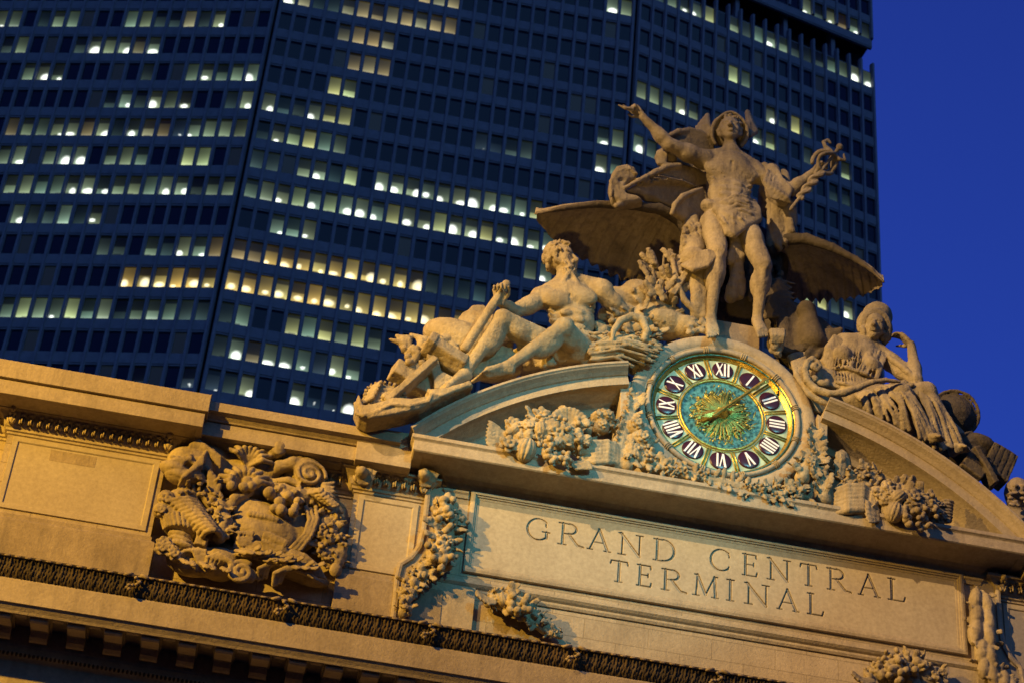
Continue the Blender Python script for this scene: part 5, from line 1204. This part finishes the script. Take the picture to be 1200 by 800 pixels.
cv.path(Q([(958, 424, -1.0), (952, 420, -1.0), (946, 424, -1.0), (943, 434, -1.0), (946, 446, -1.05), (956, 456, -1.1), (972, 461, -1.2), (990, 460, -1.3), (1008, 453, -1.35), (1022, 447, -1.4), (1038, 445, -1.4), (1054, 447, -1.4)]), [.06, .09, .10, .10, .11, .11, .11, .10, .09, .08, .07, .05], .03)
cv.path(Q([(958, 424, -1.0), (961, 429, -1.0), (957, 433, -1.0), (952, 430, -1.0)]), [.08, .07, .07, .09], .02); cv.ell(P(955, 428, -1.0), (.10, .12, .10), None, .02)
cv.ell(P(954, 444, -.95), (.12, .12, .12), None, .03); cv.ell(P(965, 449, -.95), (.2, .1, .12), None, .04)
cv.box(P(975, 446, -.55), (.75, .15, .30), rot(0, 12, 0), .05, 'add', .05)
for i in range(8): cv.path(Q([(928+i*2.2, 424-i*.8, -.55), (934+i*1.6, 440+i*.8, -.75), (948+i*2.0, 462+i*1.2, -.95), (970+i*2, 474+i*.5, -.95)]), [.05, .08, .08, .05], .02)
folds(cv, Q([(925, 420, -.2), (945, 415, -.2)]), Q([(960, 480, -.3), (985, 478, -.4)]), 6, .12, 0, .08, .06, 61)
cv.ell(P(958, 450, .1), (.9, .5, 1.0), None, .1)
cv.mesh('scrolled_seat', M['statue'], WS, 1)
cv = Carve(.04)                                   # heavy cloak and rock behind, toward the centre
for x, y, Y, r in ((925, 380, .6, (.8, .5, .8)), (948, 395, .5, (.8, .5, .8)), (905, 360, .8, (.6, .5, .9)), (970, 402, .35, (.6, .4, .5)), (935, 410, .3, (.8, .4, .7))): cv.ell(P(x, y, Y), r, None, .15)
folds(cv, Q([(905, 345, .4), (925, 352, .2)]), Q([(920, 410, .0), (960, 415, -.1)]), 8, .13, 0, .1, .05, 62)
cv.cone(P(948, 372, -.1), P(952, 400, -.2), .25, .40, .1); cv.cone(P(945, 364, -.1), P(948, 372, -.1), .3, .25, .05); folds(cv, Q([(958, 388, -.1), (985, 388, -.2)]), Q([(940, 420, -.3), (968, 418, -.4)]), 6, .10, 0, .07, .05, 63)
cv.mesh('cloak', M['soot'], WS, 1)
# books, globe and shells at the right end
GB = empty('globe_and_books_carving', tuple(at(1150, 540, -.6)), 'carved stone globe, shell and books at the right end of the pediment', 'sculpture')
cv = Carve(.034); g0 = P(1117, 487, -.25); cv.ell(g0, (.62, .55, .68), None, .03)
for r_ in (.70, .58): cv.path([g0+rot(20, 30, 0)@np.array([r_*math.cos(a), -.15, r_*math.sin(a)*1.05]) for a in np.linspace(0, 2*math.pi, 26)], .055, .01)
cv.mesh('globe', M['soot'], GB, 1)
cv = Carve(.034)
cv.ell(P(1146, 521, -.5), (.52, .40, .30), rot(0, 10, 0), .04); cv.path(Q([(1125, 522, -.7), (1145, 514, -.75), (1162, 520, -.6), (1167, 528, -.5)]), [.08, .12, .1, .04], .03)
cv.path(Q([(1122, 510, -.8), (1130, 508, -.8), (1139, 505, -.75)]), [.06, .05, .03], .02); cv.ell(P(1130, 530, -.3), (.8, .5, .5), rot(0, 30, 0), .1)
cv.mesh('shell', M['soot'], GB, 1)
cv = Carve(.03)
for c_, r_, a_ in (((1168, 546, -.5), (.40, .3, .55), 22), ((1152, 548, -.85), (.10, .25, .62), -28), ((1140, 548, -.7), (.35, .3, .4), 30)): cv.box(P(*c_), r_, rot(0, a_, 8), .01, 'add', .03)
for i in range(5): cv.box(P(1168, 546, -.5)+rot(0, 22, 8)@np.array([-.36+.17*i, -.30, 0]), (.02, .03, .53), rot(0, 22, 8), .0, 'cut', .005)
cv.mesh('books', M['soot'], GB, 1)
cv = Carve(.034)
cv.ell(P(1192, 578, -.6), (.36, .4, .5), None, .05)
for i in range(26): cv.ell(P(rng.uniform(1184, 1203), rng.uniform(568, 592), -1.0+rng.uniform(-.05, .1)), (.10, .05, .05), rot(0, rng.uniform(-30, 30), 0), .015)
cv.ell(P(1210, 610, -.3), (.8, .4, .8), None, .1)
cv.mesh('feathered_finial', M['weather'], GB, 1)
# ------------------------------------------------------------------ carved fruit, leaves and the cartouche
def flower(cv, p, r, n=(0, -1, 0)):
    n = nrm(n); u_ = nrm(np.cross(n, (0.1, 0, 1))); v_ = np.cross(n, u_); m = 6; ph = rng.uniform(0, 1)
    for ring_, rr_, h_ in ((0, .62, 0.), (1, .34, .25)):
        for i in range(m-ring_):
            a = 2*math.pi*i/(m-ring_)+ph+ring_*.5; d = u_*math.cos(a)+v_*math.sin(a); cv.ell(p+d*rr_*r+n*h_*r, (r*.34, r*.16, r*.40), frame_to(nrm(d+n*(.35+.3*ring_)), n), .01)
    cv.ell(p+n*.35*r, (r*.2, r*.2, r*.2), None, .01)
def grapes(cv, p, r, n=9):
    for i in range(n): cv.ell(p+np.array([rng.normal(0, r*.5), -abs(rng.normal(0, r*.4)), rng.normal(0, r*.6)]), (r*.34,)*3, None, .008)
def melon(cv, p, r, tilt=0, el=1.25, n=12): cv.ell(p, (r, r, r*el), rot(20, tilt, 0), .02, 'add', (n, r*.14))
def pod(cv, p, d, L, r): cv.ell(p, (r, r, L/2), frame_to(d), .02); cv.cone(p+nrm(d)*L*.45, p+nrm(d)*L*.6, r*.35, r*.1, .01)
def cluster(cv, pts, rad, n, kinds='mflgs', sc=1., core=True):
    """heap of fruit, flowers and leaves round a spine"""
    Pn = [np.array(p) for p in pts]; m = len(Pn)
    if core: cv.path(Pn, [r*.62 for r in rad], .04)
    for i in range(n):
        t = (i+rng.random())/n*(m-1); j = min(int(t), m-2); f_ = t-j; c = Pn[j]*(1-f_)+Pn[j+1]*f_; r = rad[j]*(1-f_)+rad[j+1]*f_
        ax_ = nrm(Pn[j+1]-Pn[j]); a = rng.uniform(-1.5, 1.5); side = nrm(np.cross(ax_, (0, -1, 0))); o = side*math.sin(a)+np.array([0, -1, 0])*math.cos(a); p = c+o*r*.72
        k_ = kinds[rng.integers(len(kinds))]; q = r*rng.uniform(.30, .46)*sc
        if k_ == 'm': melon(cv, p, q*.9, rng.uniform(-60, 60))
        elif k_ == 'f': flower(cv, p+o*.03, q*1.15, o)
        elif k_ == 'l': dd = nrm(ax_*rng.uniform(-.6, .6)+side*math.copysign(1, math.sin(a))+np.array([0, -.3, rng.uniform(-.4, .2)])); leaf(cv, c+o*r*.5, dd, o, q*2.6, q*.75, .2)
        elif k_ == 'g': grapes(cv, p, q*1.1)
        elif k_ == 's': cv.ell(p, (q*.7, q*.7, q*.75), rot(0, rng.uniform(-90, 90), 0), .012); cv.ell(p+o*q*.72, (q*.14,)*3, None, .01)
        elif k_ == 'p': pod(cv, p, ax_+rng.normal(0, .4, 3), q*2.2, q*.55)
LC = dict(parent=B)
# heap of fruit on the cornice, left of the clock
cv = Carve(.024)
cluster(cv, Q([(592, 512, -1.05), (615, 512, -1.15), (640, 508, -1.2), (662, 512, -1.2), (684, 528, -1.2)]), [.30, .45, .55, .55, .38], 56, 'mflgsgf')
melon(cv, P(616, 527, -1.40), .29, 10); cv.ell(P(645, 504, -1.42), (.29, .29, .30), None, .02); flower(cv, P(618, 500, -1.4), .26); flower(cv, P(601, 496, -1.3), .24); flower(cv, P(634, 486, -1.25), .30); flower(cv, P(596, 520, -1.45), .30)
for i in range(11): a = .2+i*.24; c_ = P(666, 502, -1.25); cv.cone(c_+np.array([.10*math.cos(a), -.05, .10*math.sin(a)]), c_+np.array([.50*math.cos(a), -.18, .52*math.sin(a)]), .04, .085, .02)
grapes(cv, P(645, 530, -1.5), .26, 16); grapes(cv, P(662, 540, -1.5), .22, 14); grapes(cv, P(640, 524, -1.5), .2, 12)
for i in range(8): leaf(cv, P(594, 508+i*2.2, -1.15), nrm((-1, -.2, .4-.12*i)), (.2*(i % 2), -1, .2), .60, .10, .12)
for i in range(6): leaf(cv, P(672+i*3, 540, -1.35), nrm((.3, -.3, -1)), (0, -1, 0), .35, .13, .1)
cv.mesh('fruit_cluster', M['carved'], B, 1, 'heap of carved fruit and leaves on the cornice left of the clock')
# draped scroll with acanthus rising beside the clock, both sides
cv = Carve(.026)
for i in range(6): cv.path(Q([(680, 520+i*4.2, -1.2), (697, 519+i*4.6, -1.3), (712, 518+i*4.6, -1.3), (722, 524+i*3.6, -1.2)]), [.07, .10, .10, .07], .03)
cv.path(Q([(722, 546, -1.0), (726, 520, -.95), (734, 495, -.85), (745, 472, -.78), (747, 462, -.75)]), [.24, .22, .18, .12, .07], .08)
for i in range(26): t = i/25; c_ = np.array(P(724+23*t+rng.normal(0, 1.5), 545-80*t, -1.15+.3*t)); leaf(cv, c_, nrm((-.8 if i % 2 else .8, -.4, rng.uniform(.2, .9))), (rng.uniform(-.3, .3), -1, .2), .40-.12*t, .12, .35)
for q in ((745, 500, .26), (752, 516, .28), (742, 530, .26), (705, 500, .22), (712, 488, .20), (700, 488, .18)): cv.ell(P(q[0], q[1], -1.05), (q[2],)*3, None, .04); flower(cv, P(q[0], q[1], -1.05)+np.array([0, -q[2]*.8, 0]), q[2]*.8)
cluster(cv, Q([(690, 505, -.8), (712, 496, -.8), (728, 505, -.8)]), [.3, .35, .2], 18, 'lflg')
cluster(cv, Q([(735, 545, -1.1), (752, 530, -1.0), (756, 510, -.9)]), [.35, .32, .25], 18, 'lfs')
cv.mesh('acanthus_scroll', M['carved'], B, 1, 'carved acanthus and draped scroll at the left edge of the clock')
# thin garland under the clock
cv = Carve(.024)
cluster(cv, Q([(752, 540, -1.1), (775, 550, -1.1), (800, 556, -1.15), (830, 562, -1.15), (860, 570, -1.15), (890, 577, -1.15), (920, 580, -1.15), (945, 580, -1.1)]), [.30, .22, .22, .22, .24, .25, .27, .30], 130, 'lfglsl', 1.25)
cv.mesh('leaf_garland', M['carved'], B, 1, 'thin carved leaf garland lying on the cornice below the clock')
# right of the clock
cv = Carve(.026)
cv.path(Q([(965, 585, -1.0), (962, 560, -.92), (960, 535, -.85), (956, 512, -.8), (953, 502, -.75)]), [.24, .22, .18, .14, .10], .08)
for i in range(26): t = i/25; c_ = np.array(P(964-10*t+rng.normal(0, 1.5), 580-74*t, -1.15+.3*t)); leaf(cv, c_, nrm((-.7 if i % 2 else .8, -.4, rng.uniform(.2, .9))), (rng.uniform(-.3, .3), -1, .2), .42-.12*t, .12, .35)
cv.ell(P(989, 541, -.75), (.18, .18, .42), rot(0, -10, 0), .04); leaf(cv, P(984, 560, -.9), nrm((0, -.1, 1)), (0, -1, 0), .8, .22, .2)
cluster(cv, Q([(940, 560, -1.0), (948, 545, -1.0), (945, 530, -.9)]), [.35, .35, .22], 22, 'lfsl'); cluster(cv, Q([(985, 575, -.9), (1005, 560, -.9), (1030, 560, -.9)]), [.3, .35, .3], 26, 'lfgl')
for i in range(7): cv.path(Q([(980, 574+i*4.5, -1.2), (994, 570+i*4.6, -1.35), (1010, 570+i*4.4, -1.35), (1021, 576+i*3.6, -1.2)]), [.08, .11, .11, .07], .025)
cv.box(P(1022, 590, -1.35), (.09, .06, .42), rot(0, 8, 0), .02)
cv.mesh('acanthus_scroll', M['carved'], B, 1, 'carved acanthus and ribbed scroll at the right edge of the clock')
cv = Carve(.024)
cluster(cv, Q([(1028, 580, -1.15), (1045, 588, -1.2), (1065, 596, -1.2), (1085, 600, -1.15), (1104, 604, -1.05)]), [.45, .55, .55, .48, .32], 62, 'mflgsgf')
grapes(cv, P(1062, 606, -1.5), .28, 18); grapes(cv, P(1080, 612, -1.5), .24, 16); grapes(cv, P(1092, 600, -1.4), .22, 14); flower(cv, P(1062, 580, -1.35), .30); melon(cv, P(1048, 600, -1.45), .26, 15); grapes(cv, P(1075, 590, -1.5), .25, 12)
for i in range(5): leaf(cv, P(1030, 596+i*3, -1.3), nrm((-.9, -.3, .1-.15*i)), (0, -1, .2), .45, .15, .1); 
for i in range(7): cv.ell(P(1110, 588+i*3.6, -1.2), (.20-.01*i, .14, .05), None, .02)
cv.mesh('fruit_cluster', M['carved'], B, 1, 'heap of carved grapes and fruit on the cornice right of the clock')
# hanging festoons beside the inscription
cv = Carve(.024)
cluster(cv, Q([(520, 588, -.30), (526, 610, -.32), (522, 635, -.34), (516, 655, -.34), (502, 668, -.32), (484, 682, -.30), (476, 700, -.28), (472, 718, -.26)]), [.30, .38, .36, .38, .30, .28, .26, .22], 125, 'lfgslgm', 1.05)
grapes(cv, P(523, 596, -.65), .30, 22); grapes(cv, P(515, 655, -.65), .30, 20); leaf(cv, P(514, 618, -.55), (-.8, -.3, .1), (0, -1, .2), .5, .16); leaf(cv, P(516, 630, -.55), (-.9, -.3, -.1), (0, -1, .2), .5, .16)
cv.mesh('festoon', M['carved'], B, 1, 'hanging festoon of carved grapes and leaves left of the inscription')
cv = Carve(.026)
for i, (x, y, r) in enumerate(((1143, 702, .26), (1156, 708, .26), (1144, 722, .27), (1158, 726, .26), (1143, 740, .30), (1158, 745, .28), (1150, 762, .26), (1160, 770, .28), (1153, 782, .24), (1163, 790, .26), (1176, 800, .26), (1186, 806, .22))):
    pod(cv, P(x, y, -.42), nrm((.15*(-1)**i, 0, 1)), r*3, r*.7)
cluster(cv, Q([(1148, 698, -.25), (1150, 740, -.28), (1156, 780, -.28), (1172, 805, -.28), (1195, 815, -.26)]), [.30, .36, .36, .32, .30], 60, 'lpsl', .95)
cv.mesh('festoon', M['carved'], B, 1, 'hanging festoon of carved pods right of the inscription')
for pts, rad, lab in ((((572, 706), (588, 704), (606, 710), (620, 722), (638, 736), (656, 745)), (.22, .38, .40, .30, .24, .14), 'carved fruit drop on the wall under the first word of the inscription'), (((1012, 800), (1030, 792), (1052, 786), (1075, 788), (1095, 800), (1110, 812)), (.22, .34, .44, .44, .36, .2), 'carved fruit drop at the bottom edge near the right end of the inscription')):
    cv = Carve(.024); cluster(cv, [P(*p, -.22) for p in pts], rad, 64, 'gflsgm', 1.0); grapes(cv, P(*pts[2], -.55), .3, 22)
    for i in range(5): leaf(cv, P(pts[0][0]+i*3, pts[0][1]-i, -.4), nrm((-.8, -.4, .3-.25*i)), (0, -1, .2), .45, .15, .1)
    cv.mesh('fruit_drop', M['carved'], B, 1, lab)
# small acanthus above the narrow pier
for x, y in ((424, 553), (497, 556)):
    cv = Carve(.03); cv.ell(P(x, y, -.55), (.16, .2, .16), None, .03); [leaf(cv, P(x+j*2, y+14, -.35), nrm((j*.3, -.5, 1)), (0, -1, .3), .45, .14, .3) for j in (-1, 0, 1, 2)]
    cv.mesh('acanthus_corner', M['carved'], B, 1)
# --- cartouche
cv = Carve(.026)
def K(u, v, Y): return at(170+u/3.808, 490+v/3.808, Y)
cv.ell(K(430, 420, .40), (1.85, .40, 1.75), rot(0, 0, 0), .05)
cv.ell(K(400, 420, .02), (1.0, .50, .9), None, .15, 'cut')
# masses under the ribs
cv.ell(K(270, 190, -.05), (.55, .3, .62), None, .08); cv.ell(K(450, 250, .1), (.9, .32, .8), None, .1); cv.ell(K(215, 635, .0), (.7, .35, .45), None, .1); cv.ell(K(330, 650, .0), (.6, .42, .45), None, .1); cv.ell(K(620, 650, .10), (1.3, .36, .30), rot(0, 18, 0), .1); cv.ell(K(700, 500, .05), (.5, .35, .75), rot(0, 20, 0), .08)
# lion-like plumed head, upper left
cv.ell(K(205, 205, -.15), (.66, .42, .50), rot(0, 8, 0), .05); cv.ell(K(130, 228, -.40), (.42, .26, .20), rot(0, 12, 0), .06); cv.ell(K(185, 265, -.35), (.5, .28, .2), rot(0, -10, 0), .05)
for i in range(7): cv.path([K(150+i*12, 300-i*4, -.40), K(170+i*14, 262-i*10, -.62), K(210+i*8, 225-i*9, -.60), K(255+i*4, 225-i*14, -.45)], [.04, .06, .06, .04], .015)
for i in range(30): cv.ell(K(rng.uniform(120, 260), rng.uniform(165, 200), -.55+rng.uniform(-.05, .1)), (.09, .07, .06), rot(0, rng.uniform(-60, 60), 0), .02); cv.ell(K(150, 262, -.35), (.34, .24, .12), rot(0, 12, 0), .05)
cv.cone(K(100, 246, -.60), K(170, 252, -.66), .04, .03, .02, 'cut'); cv.ell(K(165, 200, -.68), (.12, .06, .07), None, .02, 'cut'); cv.cone(K(120, 195, -.55), K(200, 182, -.6), .09, .1, .04)
for i in range(9):
    c_ = K(230+i*9, 120+i*5, -.3); cv.path([K(200+i*7, 175+i*4, -.35), K(205+i*12, 120+i*3, -.45), K(240+i*12, 100+i*9, -.5), K(262+i*9, 130+i*11, -.45)], [0.054, 0.066, 0.060, 0.036], .01)
for i in range(5): cv.path([K(250+i*1.7*8, 190+i*1.7*9, -.3), K(285+i*1.7*7, 230+i*1.7*10, -.45), K(290+i*1.7*4, 290+i*1.7*6, -.40), K(265+i*1.7*5, 325+i*1.7*3, -.3)], [0.060, 0.072, 0.060, 0.030], .01)
for i in range(4): cv.path([K(170+i*1.7*14, 290, -.3), K(165+i*1.7*15, 320+i*1.7*3, -.38), K(185+i*1.7*14, 345+i*1.7*2, -.3)], [0.054, 0.048, 0.024], .01)
# shell lobes, top centre
for i in range(8): a = math.radians(150-i*20); c_ = K(455, 215, -.15); cv.path([c_, c_+np.array([.38*math.cos(a), -.32, .40*math.sin(a)]), c_+np.array([.62*math.cos(a), -.22, .60*math.sin(a)])], [0.048, 0.066, 0.072], .01)
for i in range(9): a = math.radians(175-i*19); c_ = K(440, 330, -.2); cv.path([c_, c_+np.array([.42*math.cos(a), -.38, .40*math.sin(a)]), c_+np.array([.74*math.cos(a), -.20, .66*math.sin(a)])], [0.054, 0.078, 0.072], .01)
for u, v in ((440, 305), (475, 300), (500, 285), (455, 280), (385, 300)): cv.ell(K(u, v, -.55), (.14, .13, .14), None, .02)
# scroll bar and volute, top right
cv.cone(K(545, 160, -.1), K(598, 135, -.45), .24, .22, .04); cv.ell(K(600, 134, -.52), (.2, .1, .22), None, .03)
cv.ell(K(735, 245, -.30), (.46, .24, .48), rot(0, 0, 20), .03); cv.ell(K(700, 235, .0), (.5, .3, .5), None, .05)
sp_ = [K(738, 247, -.52)+np.array([r*math.cos(a), .10*r*math.cos(a), r*math.sin(a)]) for a, r in zip(np.linspace(0, 4.2*math.pi, 40), np.linspace(.42, .05, 40))]; cv.path(sp_, .055, .01)
cv.path([K(550, 250, 0), K(600, 215, -.25), K(660, 200, -.35), K(710, 195, -.3)], [.16, .18, .18, .14], .05); cv.path([K(560, 295, -.2), K(620, 305, -.4), K(690, 330, -.45), K(740, 350, -.35)], [.08, .1, .1, .08], .03); cv.path([K(560, 280, -.15), K(640, 275, -.35), K(700, 300, -.35)], [.08, .1, .08], .03)
flower(cv, K(690, 135, -.4), .30); flower(cv, K(640, 165, -.3), .22); cv.ell(K(695, 150, -.2), (.3, .3, .3), None, .05)
# smooth shield
cv.ell(K(535, 480, -.05), (1.05, .42, .62), rot(0, 28, 0), .03); cv.ell(K(480, 510, -.05), (.75, .42, .5), rot(0, 25, 0), .05)
for u, v, r in ((555, 330, .17), (600, 372, .15), (607, 410, .16), (660, 418, .14), (682, 368, .12), (575, 400, .12), (640, 345, .14), (670, 395, .12)): cv.ell(K(u, v, -.55), (r, r, r), None, .01)
cluster(cv, [K(550, 330, -.2), K(620, 350, -.3), K(700, 350, -.3), K(770, 370, -.2)], [.3, .35, .35, .3], 26, 'lfsl', .8)
for i in range(6): leaf(cv, K(700+i*18, 320+i*6, -.35), nrm((.8, -.4, -.2-.12*i)), (0, -1, .3), .6, .18, .2)
# curled frame on the right of the shield
for i in range(3): cv.path([K(715+i*1.7*14, 395+i*1.7*4, -.35), K(735+i*1.7*10, 450, -.45), K(715+i*1.7*8, 510+i*1.7*4, -.45), K(660+i*1.7*10, 570+i*1.7*5, -.35), K(620+i*1.7*10, 600+i*1.7*6, -.2)], [0.054, 0.060, 0.060, 0.054, 0.036], .01)
cv.path([K(345, 480, -.1), K(350, 420, -.3), K(400, 360, -.35), K(470, 330, -.3)], [.12, .14, .14, .1], .05)
# left horn, urn and flowers
for i in range(11):
    c_ = K(165+i*13, 385+i*14, -.32-.02*i); r = .40-.018*i; cv.path([c_+np.array([r*math.cos(a), -.30*math.sin(a), .25*r*math.cos(a)]) for a in np.linspace(.1, 3.0, 6)], .07, .015)
cv.path([K(160, 380, -.05), K(230, 450, -.1), K(290, 520, -.1)], [.42, .36, .25], .05)
for u, v, r in ((95, 360, .25), (72, 410, .22), (105, 400, .18)): cv.ell(K(u, v, -.3), (r,)*3, None, .03); flower(cv, K(u, v, -.3-r*.7), r*.9)
for i, (v, r) in enumerate(((450, .42), (478, .50), (505, .46), (530, .34), (556, .38), (580, .42))): cv.ell(K(145+i*4, v, -.22), (r, r*.8, .11), rot(0, 10, 0), .03)
for i in range(12): a = -1.4+i*.26; cv.cone(K(150, 462, -.22)+np.array([.46*math.sin(a), -.40*math.cos(a), 0]), K(158, 510, -.22)+np.array([.44*math.sin(a), -.38*math.cos(a), 0]), .05, .05, .01)
for u, v in ((85, 555), (105, 580), (130, 605), (75, 580)): flower(cv, K(u, v, -.45), .22); cv.ell(K(u, v, -.3), (.18,)*3, None, .03)
cv.box(K(250, 552, -.35), (.16, .16, .14), rot(10, 8, 0), .02, 'add', .04)
cluster(cv, [K(280, 350, -.2), K(330, 400, -.3), K(350, 460, -.35), K(330, 530, -.3)], [.32, .36, .38, .3], 44, 'lfsl', .75)
# shells and scrolls along the bottom
for i in range(5): cv.path([K(150+i*1.7*9, 640-i*1.7*2, -.25), K(175+i*1.7*9, 590-i*1.7*1.5, -.45), K(215+i*1.7*8, 590, -.5), K(235+i*1.7*5, 640, -.4), K(225+i*1.7*4, 685, -.3)], [0.036, 0.048, 0.048, 0.042, 0.024], .01)
for i in range(5): cv.path([K(265+i*1.7*9, 690-i*1.7*4, -.3), K(280+i*1.7*11, 620+i*1.7*2, -.5), K(330+i*1.7*8, 600+i*1.7*5, -.55), K(375+i*1.7*3, 640+i*1.7*4, -.5), K(385-i*1.7*2, 715-i*1.7*2, -.4)], [0.036, 0.054, 0.054, 0.048, 0.030], .01)
sp_ = [K(428, 685, -.5)+np.array([r*math.cos(a), 0, r*math.sin(a)]) for a, r in zip(np.linspace(1, 4.2*math.pi, 36), np.linspace(.34, .05, 36))]; cv.path(sp_, .07, .01); cv.ell(K(428, 685, -.35), (.3, .15, .3), None, .03); cv.ell(K(465, 700, -.35), (.2, .15, .2), None, .05)
for i in range(6):
    cv.path([K(385+i*5, 604-i*13, -.25), K(470+i*22, 614-i*9, -.50), K(600+i*22, 650-i*8, -.62), K(700+i*14, 688-i*6, -.55), K(805, 712, -.35)], [0.048, 0.066, 0.066, 0.054, 0.030], .01)
for i in range(5): leaf(cv, K(540+i*14, 590+i*8, -.55), nrm((-.1+.08*i, -.3, 1)), (0, -1, 0), .50, .16, .2)
for i in range(4): leaf(cv, K(425+i*14, 570, -.40), nrm((-.3+.1*i, -.2, 1)), (0, -1, 0), .42, .10, .15)
for i in range(3): cv.path([K(505+i*1.7*10, 720-i*1.7*3, -.30), K(510+i*1.7*12, 670-i*1.7*3, -.52), K(560+i*1.7*14, 640, -.6), K(640+i*1.7*12, 655+i*1.7*2, -.6)], [0.048, 0.066, 0.060, 0.030], .01)
for i in range(3): cv.path([K(570+i*1.7*10, 745-i*1.7*4, -.35), K(580+i*1.7*12, 690-i*1.7*3, -.60), K(640+i*1.7*12, 665+i*1.7*1, -.68), K(730+i*1.7*6, 690+i*1.7*6, -.6), K(795, 735, -.4)], [0.054, 0.072, 0.072, 0.054, 0.030], .01)
for i in range(9):
    leaf(cv, K(400+i*34, 585+i*11, -.50), nrm((.75, -.35, -.35+.12*(i % 3))), (.1, -1, .4), .62, .15, .25); 
for i in range(7): leaf(cv, K(430+i*48, 610+i*12, -.55), nrm((.8, -.4, .25-.1*(i % 2))), (0, -1, .3), .55, .13, .3)
for i in range(8): cv.cone(K(395+i*6, 590+i*5, -.66), K(690+i*14, 655+i*8, -.86), .022, .022, .015, 'cut')
for i in range(6): cv.cone(K(585+i*9, 728-i*9, -.75), K(760, 705-i*3, -.85), .022, .022, .015, 'cut')
for i in range(5): leaf(cv, K(160+i*45, 625+i*9, -.45), nrm((.5-.3*(i % 2), -.4, -.6)), (0, -1, .2), .42, .12, .3)
for i in range(10): leaf(cv, K(250+rng.uniform(-70, 70), 300+rng.uniform(-20, 60), -.35), nrm((rng.uniform(-1, 1), -.4, rng.uniform(-1, .3))), (0, -1, .2), .36, .10, .3)
for i in range(8): cv.ell(K(470+i*17, 425+i*4, -.45), (.09, .09, .09), None, .02)
# trailing leaves down the right side
for i in range(5): cv.path([K(755, 330+i*6, -.1), K(800+i*4, 300+i*14, -.42), K(845-i*2, 285+i*22, -.45)], [.07, .10, .035], .015)
for i in range(3): cv.path([K(770+i*1.7*6, 290+i*1.7*14, -.25), K(815, 310+i*1.7*14, -.45), K(852-i*1.7*3, 330+i*1.7*13, -.4)], [0.054, 0.066, 0.030], .01)
cluster(cv, [K(790, 420, .0), K(800, 490, -.05), K(810, 560, -.05), K(835, 620, -.05), K(850, 670, .0)], [.40, .45, .48, .42, .26], 70, 'lfslg', .8)
for u, v in ((855, 540), (875, 580), (860, 640), (870, 610), (850, 675)): cv.ell(K(u, v, -.2), (.17, .15, .2), None, .02)
cv.mesh('cartouche', M['carved'], B, 1, 'deeply carved cartouche of scrolls, shells, leaves and a plumed head on the left attic wall')
# ------------------------------------------------------------------ ground
gm, gnt, gb = new_mat('asphalt'); gpos = geo_pos(gnt)
gnt.links.new(ramp(gnt, noise(gnt, 3, 6, .7, gpos), [(.3, (.035, .035, .037)), (.7, (.065, .063, .06))]), gb.inputs['Base Color']); gb.inputs['Roughness'].default_value = .85
g_ = MB(); g_.add([(-1500, -1500, 0), (1500, -1500, 0), (1500, 1500, 0), (-1500, 1500, 0)], [(0, 1, 2, 3)]); go = g_.build('street', gm); tag(go, kind='structure')
# ------------------------------------------------------------------ sky, dusk
W = bpy.data.worlds.new('World'); SC.world = W; W.use_nodes = True; nt = W.node_tree; nt.nodes.clear()
wo = nt.nodes.new('ShaderNodeOutputWorld'); bg = nt.nodes.new('ShaderNodeBackground'); sky = nt.nodes.new('ShaderNodeTexSky')
sky.sky_type = 'NISHITA'; sky.sun_disc = False; sky.sun_elevation = math.radians(SUN_EL); sky.sun_rotation = math.radians(SUN_ROT); sky.ozone_density = 6; sky.altitude = 0
mixn = mix(nt, sky.outputs[0], SKY_TINT, 1., 'MULTIPLY')
nt.links.new(mixn, bg.inputs[0]); bg.inputs[1].default_value = SKY_STR; nt.links.new(bg.outputs[0], wo.inputs[0])
# last glow of twilight from behind the viewer
sl = bpy.data.lights.new('sun', 'SUN'); so = bpy.data.objects.new('sun', sl); COL.objects.link(so)
sl.energy = GLOW; sl.specular_factor = .05; sl.angle = math.radians(60); sl.color = (.24, .64, 1.)
so.rotation_euler = Vector((-.25, 1., -.55)).to_track_quat('-Z', 'Y').to_euler()
# floodlights on the roof across the street
def flood(name, loc, target, power, color, cone, blend=.4, size=.35):
    l = bpy.data.lights.new(name, 'SPOT'); o = bpy.data.objects.new(name, l); COL.objects.link(o)
    o.location = loc; l.energy = power; l.color = color; l.spot_size = math.radians(cone); l.spot_blend = blend; l.shadow_soft_size = size
    o.rotation_euler = (Vector(target)-Vector(loc)).to_track_quat('-Z', 'Y').to_euler()
ld = np.array([-1.15, -1., .52])
flood('floodlight', np.array([0, 0, 39.5])+ld*34, (.5, 0, 42.), FP1, (1., .63, .25), 30, 1.)
flood('floodlight', np.array([-15, 0, 36])+np.array([-1.2, -1., .33])*26, (-14.5, 0, 34.8), FP2, (1., .54, .055), 46, 1.)
flood('floodlight', (9, -45, 49), (-3., 0, 39.0), FP3, (.22, .84, .95), 18, .9, .8)
flood('wing_fill_light', (-14, -30, 12), (-2.5, 1, 48.5), FP4, (1., .60, .14), 20, 1., 1.)  # added warm fill from below, brightens the wing undersides
SC.view_settings.view_transform = 'Standard'; SC.view_settings.look = 'None'; SC.view_settings.gamma = 1; SC.view_settings.exposure = EXPO
SC.cycles.max_bounces = 5; SC.cycles.diffuse_bounces = 2; SC.cycles.caustics_reflective = False; SC.cycles.caustics_refractive = False
SC.cycles.use_denoising = True; SC.cycles.sample_clamp_indirect = 4
